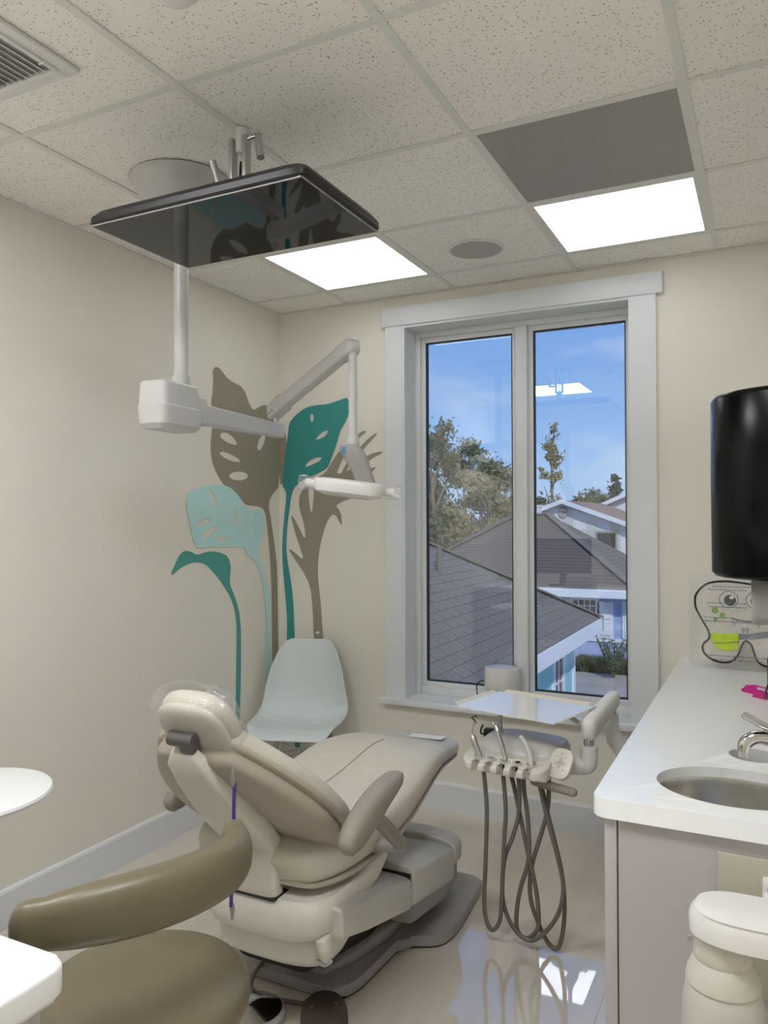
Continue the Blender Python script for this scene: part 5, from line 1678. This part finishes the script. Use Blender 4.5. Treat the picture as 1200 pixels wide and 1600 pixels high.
# ---- near pale-teal house with hip roof
PIT = .58
hx1, hy1, hx0, hy0, ez = -3.08, 15.95, -10.1, 5.2, -.50
run = (hx1 - hx0) / 2
rz = ez + run * PIT
ra, rb = Vector((hx1 - run, hy0 + run, rz)), Vector((hx1 - run, hy1 - run, rz))
t = thing('teal_house', 'pale teal house with a grey shingled hip roof nearest the window', 'house', ((hx0 + hx1) / 2, (hy0 + hy1) / 2, GZ))
b = BM()
poly3(b, [(hx1, hy0, ez), (hx1, hy1, ez), rb, ra])
poly3(b, [(hx0, hy1, ez), (hx0, hy0, ez), ra, rb])
poly3(b, [(hx1, hy1, ez), (hx0, hy1, ez), rb])
poly3(b, [(hx0, hy0, ez), (hx1, hy0, ez), ra])
roof = obj('roof', b, M['shingle'], t, flat=True)
# shingle tabs on the slope that faces the window: courses from the eave to the ridge
sd = Vector((-1, 0, PIT)).normalized()
nn = Vector((PIT, 0, 1)).normalized()
slen = run * math.hypot(1, PIT)
EXPO, TABW = .19, .33
tabm = bpy.data.meshes.new('shingle_tab')
tb = BM()
prism(tb, [(-TABW / 2 + .010, 0), (TABW / 2 - .010, 0), (TABW / 2 - .010, EXPO + .03), (-TABW / 2 + .010, EXPO + .03)], lambda p, q: Vector((0, p, 0)) + sd * q + nn * (.020 - .012 * q / EXPO), lambda p, q: Vector((0, p, 0)) + sd * q + nn * .001)
bmesh.ops.recalc_face_normals(tb, faces=tb.faces)
tb.to_mesh(tabm); tb.free()
tabm2 = tabm.copy(); tabm.materials.append(M['shingle2']); tabm2.materials.append(M['shingle'])
tabs = []
nc = int(slen / EXPO)
for c in range(nc):
    s0 = c * EXPO
    inset = s0 / math.hypot(1, PIT)
    y0, y1 = hy0 + inset, hy1 - inset
    k0 = math.ceil((y0 + TABW / 2 + (c % 2) * TABW / 2) / TABW)
    y = k0 * TABW + (c % 2) * TABW / 2
    while y < y1 - TABW * .5 - .15:
        tabs.append((Vector((hx1, y, ez)) + sd * s0, y, s0))
        y += TABW
def vis(p):
    """size in view: only tabs one can see through the window, nearest first"""
    q = p - Vector((0, 0, CAMH))
    k = 3.8 / q.y
    x, z = q.x * k, CAMH + q.z * k
    return (-1.66 < x < -.58) and (.58 < z < 2.45)
seen = sorted([q for q in tabs if vis(q[0])], key=lambda q: q[0].length)
big = seen[:300]
bigset = set(id(q) for q in big)
rl = off_of(roof)
for i, q in enumerate(big):
    o = bpy.data.objects.new('shingle', tabm)
    COL.objects.link(o); o.parent = roof; o.location = q[0] - rl
b = BM()
for q in tabs:
    if id(q) in bigset:
        continue
    a = [b.verts.new(v.co + q[0]) for v in tabm.vertices]
    for f in tabm.polygons:
        b.faces.new([a[i] for i in f.vertices])
o = obj('shingle_field', b, M['shingle2'], roof, flat=True); o['kind'] = 'stuff'
# hip caps
b = BM()
for (p, q) in ((Vector((hx1, hy1, ez)), rb), (Vector((hx1, hy0, ez)), ra)):
    n = 22
    for i in range(n):
        c = p.lerp(q, (i + .5) / n) + Vector((0, 0, .03))
        d = (q - p)
        box(b, c, (d.length / n * 1.05, .24, .03), d.to_track_quat('X', 'Z').to_matrix())
o = obj('hip_caps', b, M['shingle2'], roof, flat=True); o['kind'] = 'stuff'
b = BM()
bxx(b, hx1 - .02, hx1 + .05, hy0, hy1 + .05, ez - .26, ez - .01); bxx(b, hx0, hx1 + .05, hy1 - .02, hy1 + .05, ez - .26, ez - .01)
obj('fascia', b, M['fascia'], t, flat=True)
b = BM(); bxx(b, hx0 + .5, hx1 - .02, hy0 + .5, hy1 - .02, ez - .27, ez - .24)
obj('soffit', b, M['fascia'], t, flat=True)
b = BM(); bxx(b, hx0 + .5, hx1 - .45, hy0 + .5, hy1 - .45, GZ, ez - .265)
obj('wall', b, M['tealwall'], t, flat=True)
wx = hx1 - .45
b = BM(); bxx(b, wx - .05, wx + .04, hy1 - .56, hy1 - .42, GZ, ez - .28)
obj('corner_board', b, M['fascia'], t, flat=True)
for (y0, y1, z0, z1) in ((7.6, 8.3, -2.2, -1.0), (9.9, 10.6, -2.2, -1.0), (12.0, 12.6, -2.2, -1.05), (13.9, 14.5, GZ + .05, -.95)):
    b = BM()
    for (a0, a1, c0, c1) in ((y0 - .12, y0, z0 - .1, z1 + .12), (y1, y1 + .12, z0 - .1, z1 + .12), (y0, y1, z1, z1 + .12), (y0, y1, z0 - .1, z0)):
        bxx(b, wx, wx + .05, a0, a1, c0, c1)
    w_ = obj('window', b, M['fascia'], t, flat=True)
    b = BM(); bxx(b, wx, wx + .02, y0, y1, z0, z1)
    obj('pane', b, M['winglass'], w_, flat=True)
    b = BM(); bxx(b, wx + .02, wx + .035, (y0 + y1) / 2 - .02, (y0 + y1) / 2 + .02, z0, z1)
    for k in (1, 2):
        z = z0 + (z1 - z0) * k / 3
        bxx(b, wx + .02, wx + .035, y0, y1, z - .018, z + .018)
    obj('muntin', b, M['fascia'], w_, flat=True)
    for (a0, a1) in (((y0 - .46, y0 - .14), (y1 + .14, y1 + .46)) if y0 < 11 else ()):
        b = BM(); bxx(b, wx, wx + .05, a0, a1, z0, z1)
        obj('shutter', b, M['whitewall'], t, flat=True)
b = BM(); lathe(b, [(.05, 0), (.05, .45)], (-4.95, 12.0, ez + PIT * 1.87), 12)
obj('vent_pipe', b, M['shingle2'], t)

# ---- lavender house behind it
t = thing('lavender_house', 'pale lavender-blue house with a dark hip roof behind the teal one', 'house', (-7.2, 25.8, GZ))
fx0_, fx1_, fy0_, fy1_ = -11.1, -3.3, 22.4, 29.2
pk0, pk1 = Vector((-7.75, 25.8, 1.68)), Vector((-6.70, 25.8, 1.68))
b = BM()
poly3(b, [(fx0_, fy0_, ez), (fx1_, fy0_, ez), pk1, pk0]); poly3(b, [(fx1_, fy1_, ez), (fx0_, fy1_, ez), pk0, pk1])
poly3(b, [(fx1_, fy0_, ez), (fx1_, fy1_, ez), pk1]); poly3(b, [(fx0_, fy1_, ez), (fx0_, fy0_, ez), pk0])
obj('roof', b, M['courses'], t, flat=True)
b = BM()
for (p, q) in ((Vector((fx1_, fy0_, ez)), pk1), (pk0, pk1), (Vector((fx0_, fy0_, ez)), pk0)):
    d = q - p
    box(b, (p + q) / 2 + Vector((0, 0, .03)), (d.length, .26, .03), d.to_track_quat('X', 'Z').to_matrix())
obj('hip_cap', b, M['shingle2'], t, flat=True)
b = BM(); bxx(b, fx0_, fx1_ + .05, fy0_ - .06, fy0_ + .02, ez - .24, ez); bxx(b, fx1_ - .02, fx1_ + .05, fy0_, fy1_, ez - .24, ez); bxx(b, fx0_ + .3, fx1_ - .02, fy0_ + .02, fy1_ - .02, ez - .26, ez - .23)
obj('fascia', b, M['fascia'], t, flat=True)
b = BM(); bxx(b, fx0_ + .5, fx1_ - .3, fy0_ + .5, fy1_ - .5, GZ, ez - .25)
obj('wall', b, M['bluewall'], t, flat=True)
wy = fy0_ + .5
for k in range(7):
    b = BM(); bxx(b, -8.0 + .75 * k, -7.96 + .75 * k, wy - .02, wy, GZ, ez - .26)
    obj('batten', b, M['bluewall'], t, flat=True)
for (x0, x1, z0, z1) in ((-5.20, -4.55, -1.20, -.86), (-8.0, -7.2, -2.0, -.9), (-6.6, -5.8, -2.0, -.9)):
    b = BM()
    for (a0, a1, c0, c1) in ((x0 - .1, x0, z0 - .1, z1 + .1), (x1, x1 + .1, z0 - .1, z1 + .1), (x0, x1, z1, z1 + .1), (x0, x1, z0 - .1, z0)):
        bxx(b, a0, a1, wy - .05, wy, c0, c1)
    w_ = obj('window', b, M['fascia'], t, flat=True)
    b = BM(); bxx(b, x0, x1, wy - .02, wy, z0, z1)
    obj('pane', b, mat('far_pane', srgb(120, 100, 88), .3), w_, flat=True)
    b = BM()
    for k in range(1, 4):
        bxx(b, x0 + (x1 - x0) * k / 4 - .015, x0 + (x1 - x0) * k / 4 + .015, wy - .03, wy - .02, z0, z1)
    bxx(b, x0, x1, wy - .03, wy - .02, (z0 + z1) / 2 - .015, (z0 + z1) / 2 + .015)
    obj('muntin', b, M['fascia'], w_, flat=True)
for (x0, x1, z0, z1) in ((-4.50, -4.05, -1.95, -.90), (-3.80, -3.62, -2.0, -.86)):
    b = BM(); bxx(b, x0, x1, wy - .05, wy, z0, z1); bxx(b, x0 + .08, x1 - .08, wy - .07, wy - .05, z0 + .1, (z0 + z1) / 2 - .04); bxx(b, x0 + .08, x1 - .08, wy - .07, wy - .05, (z0 + z1) / 2 + .04, z1 - .1)
    obj('shutter', b, M['whitewall'], t, flat=True)
b = BM(); bxx(b, -5.6, -3.6, wy - .03, wy, -2.05, -1.95)
obj('belt_board', b, M['fascia'], t, flat=True)

# ---- white gable house far behind
t = thing('gable_house', 'white two-storey gable house with brown roof far behind', 'house', (-8.1, 37, GZ))
gc, gy_, gh, gw, ge = -8.12, 34.0, 2.36, 4.3, .78
b = BM()
prism(b, [(gc - 2.0, GZ), (gc + gw, GZ), (gc + gw, ge), (gc, gh - .12), (gc - 2.0, 1.62)], lambda p, q: (p, gy_, q), lambda p, q: (p, gy_ + 9, q))
obj('wall', b, M['whitewall'], t, flat=True)
for s, w in ((-1, 2.0), (1, gw)):
    zz = gh - (w + .4) * (gh - ge) / gw
    b = BM()
    poly3(b, [(gc, gy_ - .35, gh), (gc + s * (w + .4), gy_ - .35, zz), (gc + s * (w + .4), gy_ + 9.2, zz), (gc, gy_ + 9.2, gh)], .05)
    obj('roof_slope', b, M['brownroof'], t, flat=True)
    b = BM()
    poly3(b, [(gc, gy_ - .40, gh + .03), (gc + s * (w + .45), gy_ - .40, zz + .02), (gc + s * (w + .45), gy_ - .30, zz + .02), (gc, gy_ - .30, gh + .03)], .20)
    obj('barge_board', b, M['fascia'], t, flat=True)
b = BM(); lathe(b, [(.0005, .05), (.19, .05), (.22, 0)], (gc - .02, gy_ - .02, 1.80), 20, (0, -1, 0), sy=1.2)
obj('gable_vent', b, M['basegrey'], t)
b = BM()
for (a0, a1, c0, c1) in ((-6.75, -6.67, .15, 1.0), (-5.90, -5.82, .15, 1.0), (-6.67, -5.90, .92, 1.0), (-6.67, -5.90, .15, .22)):
    bxx(b, a0, a1, gy_ - .06, gy_, c0, c1)
w_ = obj('window', b, M['basegrey'], t, flat=True)
b = BM(); bxx(b, -6.67, -5.90, gy_ - .02, gy_, .22, .92)
obj('pane', b, M['winglass'], w_, flat=True)
b = BM(); bxx(b, gc - 2.0, gc + gw, gy_ - .03, gy_, .98, 1.06)
for k in range(1, 5):
    bxx(b, gc - 2.0 + k * 1.0, gc - 1.57 + k * 1.0, gy_ - .02, gy_, GZ, 1.9 if k in (1, 2) else 1.4)
obj('trim_board', b, M['lightgrey'], t, flat=True)
# set back wing
b = BM(); prism(b, [(-10.5, GZ), (-1.5, GZ), (-1.5, 1.2), (-6.4, 3.05), (-10.5, 1.2)], lambda p, q: (p, 43.5, q), lambda p, q: (p, 48, q))
obj('rear_wing', b, M['whitewall'], t, flat=True)
for s, x1 in ((-1, -11), (1, -1)):
    b = BM(); poly3(b, [(-6.4, 43.2, 3.15), (x1, 43.2, 1.15), (x1, 48.2, 1.15), (-6.4, 48.2, 3.15)], .18)
    obj('rear_roof', b, M['fascia'] if 0 else M['brownroof'], t, flat=True)
    b = BM(); poly3(b, [(-6.4, 43.1, 3.20), (x1, 43.1, 1.20), (x1, 43.2, 1.20), (-6.4, 43.2, 3.20)], .22)
    obj('barge_board', b, M['fascia'], t, flat=True)
b = BM(); bxx(b, -9.38, -8.98, 33.2, 33.6, .5, 2.10); bxx(b, -9.42, -8.94, 33.16, 33.64, 2.06, 2.14)
obj('chimney', b, M['whitewall'], t, flat=True)

# ---- trees
def tree(name, label, x, y, h, spread, leaf, n, lsz, trunk_h, shape='round', seed=0, group='trees beyond the houses', cb=.35):
    rng = random.Random(seed)
    t = thing(name, label, 'tree', (x, y, GZ), group=group)
    b = BM()
    top = Vector((x + rng.uniform(-.2, .2), y, GZ + h * .92))
    tube(b, crv([(x, y, GZ), (x + rng.uniform(-.2, .2), y, GZ + h * .4), top], 4), [.16 * h / 8 * (1 - .85 * i / 8) for i in range(9)], 7)
    ends = []
    nb = 16
    for i in range(nb):
        f = rng.uniform(cb * .7, .95)
        z = GZ + h * f
        a = rng.uniform(0, 2 * PI)
        w = spread * (math.sin(PI * min(1, (f - cb * .5) / (1 - cb * .5))) ** .6 if shape == 'round' else (1.02 - f) * 1.3)
        e = Vector((x + math.cos(a) * w * .85, y + math.sin(a) * w * .85, z + rng.uniform(.2, .9)))
        tube(b, [Vector((x, y, z - h * .12)), (Vector((x, y, z - h * .12)) + e) / 2 + Vector((0, 0, .1)), e], [.05 * h / 8, .035 * h / 8, .012], 5)
        ends.append(e)
    obj('trunk', b, M['bark'], t)
    b = BM()
    clumps = []
    for e in ends:
        for _ in range(3):
            clumps.append((e + Vector((rng.gauss(0, spread * .16), rng.gauss(0, spread * .16), rng.gauss(0, h * .05))), spread * rng.uniform(.16, .30)))
    clumps.append((top, spread * .2))
    for i in range(n):
        c, r = rng.choice(clumps)
        v = Vector((rng.gauss(0, 1), rng.gauss(0, 1), rng.gauss(0, .8)))
        p = c + v * r * .6
        u = Vector((rng.uniform(-1, 1), rng.uniform(-1, 1), rng.uniform(-1, 1))).normalized()
        w = u.orthogonal().normalized()
        s = lsz * rng.uniform(.6, 1.4)
        vs = [b.verts.new(p + u * s), b.verts.new(p + w * s * .38), b.verts.new(p - u * s), b.verts.new(p - w * s * .38)]
        b.faces.new(vs)
    obj('foliage', b, leaf, t, flat=True)
    return t
tree('olive_tree', 'tall feathery olive tree at the left edge of the window', -13.2, 31.2, 8.3, 1.5, M['leaf1'], 5200, .12, 2, seed=1, cb=.15)
tree('olive_tree', 'broad dense olive tree rising over the teal roof', -15.6, 41.0, 7.9, 2.6, M['leaf1'], 10000, .13, 2, seed=2, cb=.1)
tree('pale_tree', 'pale twiggy tree beside the window mullion', -10.5, 31.2, 6.0, 1.5, M['leaf2'], 5000, .11, 2, seed=3, cb=.1)
tree('olive_tree', 'bushy olive tree left of the dark roof', -12.6, 36.4, 6.6, 1.4, M['leaf1'], 6500, .12, 2, seed=4, cb=.1)
tree('slender_tree', 'tall slender pale tree above the white gable house', -12.65, 49.5, 9.9, 1.0, M['leaf2'], 1500, .17, 3, 'cone', seed=5)
tree('dark_evergreen', 'dark narrow evergreen behind the white gable', -9.95, 58.0, 6.9, .8, M['leaf3'], 3600, .18, 3, 'cone', seed=6, cb=.1)
for i, (x, y, h, s, lab) in enumerate(((-15.6, 55, 5.2, 2.2, 'low green tree left of the slender pale tree'), (-12.4, 61, 6.0, 2.2, 'low green tree behind the gable ridge'), (-9.0, 71, 6.4, 2.2, 'green tree right of the dark evergreen'), (-4.6, 60, 6.6, 2.0, 'green tree at the right edge of the window view'), (-22.0, 62, 6.2, 2.4, 'green tree hidden mostly by the window mullion'))):
    tree('far_tree', lab, x, y, h, s, M['leaf1'] if i % 2 else M['leaf3'], 3000, .18, 2, seed=20 + i)

# ---- scrub patch and bare shrub on the sandy ground
b = BM()
rng = random.Random(2)
for i in range(5200):
    x, y = rng.uniform(-4.9, -3.3), rng.uniform(21.5, 22.3)
    h = rng.uniform(.15, .42)
    a = rng.uniform(0, 2 * PI)
    w = Vector((math.cos(a), math.sin(a), 0)) * .03
    p = Vector((x, y, GZ)); q = p + Vector((rng.uniform(-.12, .12), rng.uniform(-.12, .12), h))
    b.faces.new([b.verts.new(p - w), b.verts.new(p + w), b.verts.new(q)])
o = single('scrub_grass', b, M['scrub'], 'patch of dark green scrub on the sandy ground', 'grass', flat=True)
o['kind'] = 'stuff'
t = thing('bare_shrub', 'sparse twiggy shrub standing by the scrub patch', 'shrub', (-3.72, 21.0, GZ))
b = BM()
for i in range(26):
    a = rng.uniform(0, 2 * PI); l = rng.uniform(.45, 1.05)
    e = Vector((-3.72 + math.cos(a) * l * .45, 21.0 + math.sin(a) * .3, GZ + l))
    tube(b, [Vector((-3.72, 21.0, GZ)), (Vector((-3.72, 21.0, GZ)) + e) / 2 + Vector((0, 0, .12)), e], [.025, .016, .006], 5)
obj('branches', b, M['scrub'], t)
b = BM()
for i in range(500):
    a = rng.uniform(0, 2 * PI); l = rng.uniform(.25, 1.0)
    p = Vector((-3.72 + math.cos(a) * l * .42, 21.0 + math.sin(a) * .3, GZ + l))
    u = Vector((rng.uniform(-1, 1), rng.uniform(-1, 1), rng.uniform(-1, 1))).normalized() * .05
    w = u.orthogonal().normalized() * .02
    b.faces.new([b.verts.new(p + u), b.verts.new(p + w), b.verts.new(p - u), b.verts.new(p - w)])
obj('leaves', b, M['scrub'], t, flat=True)
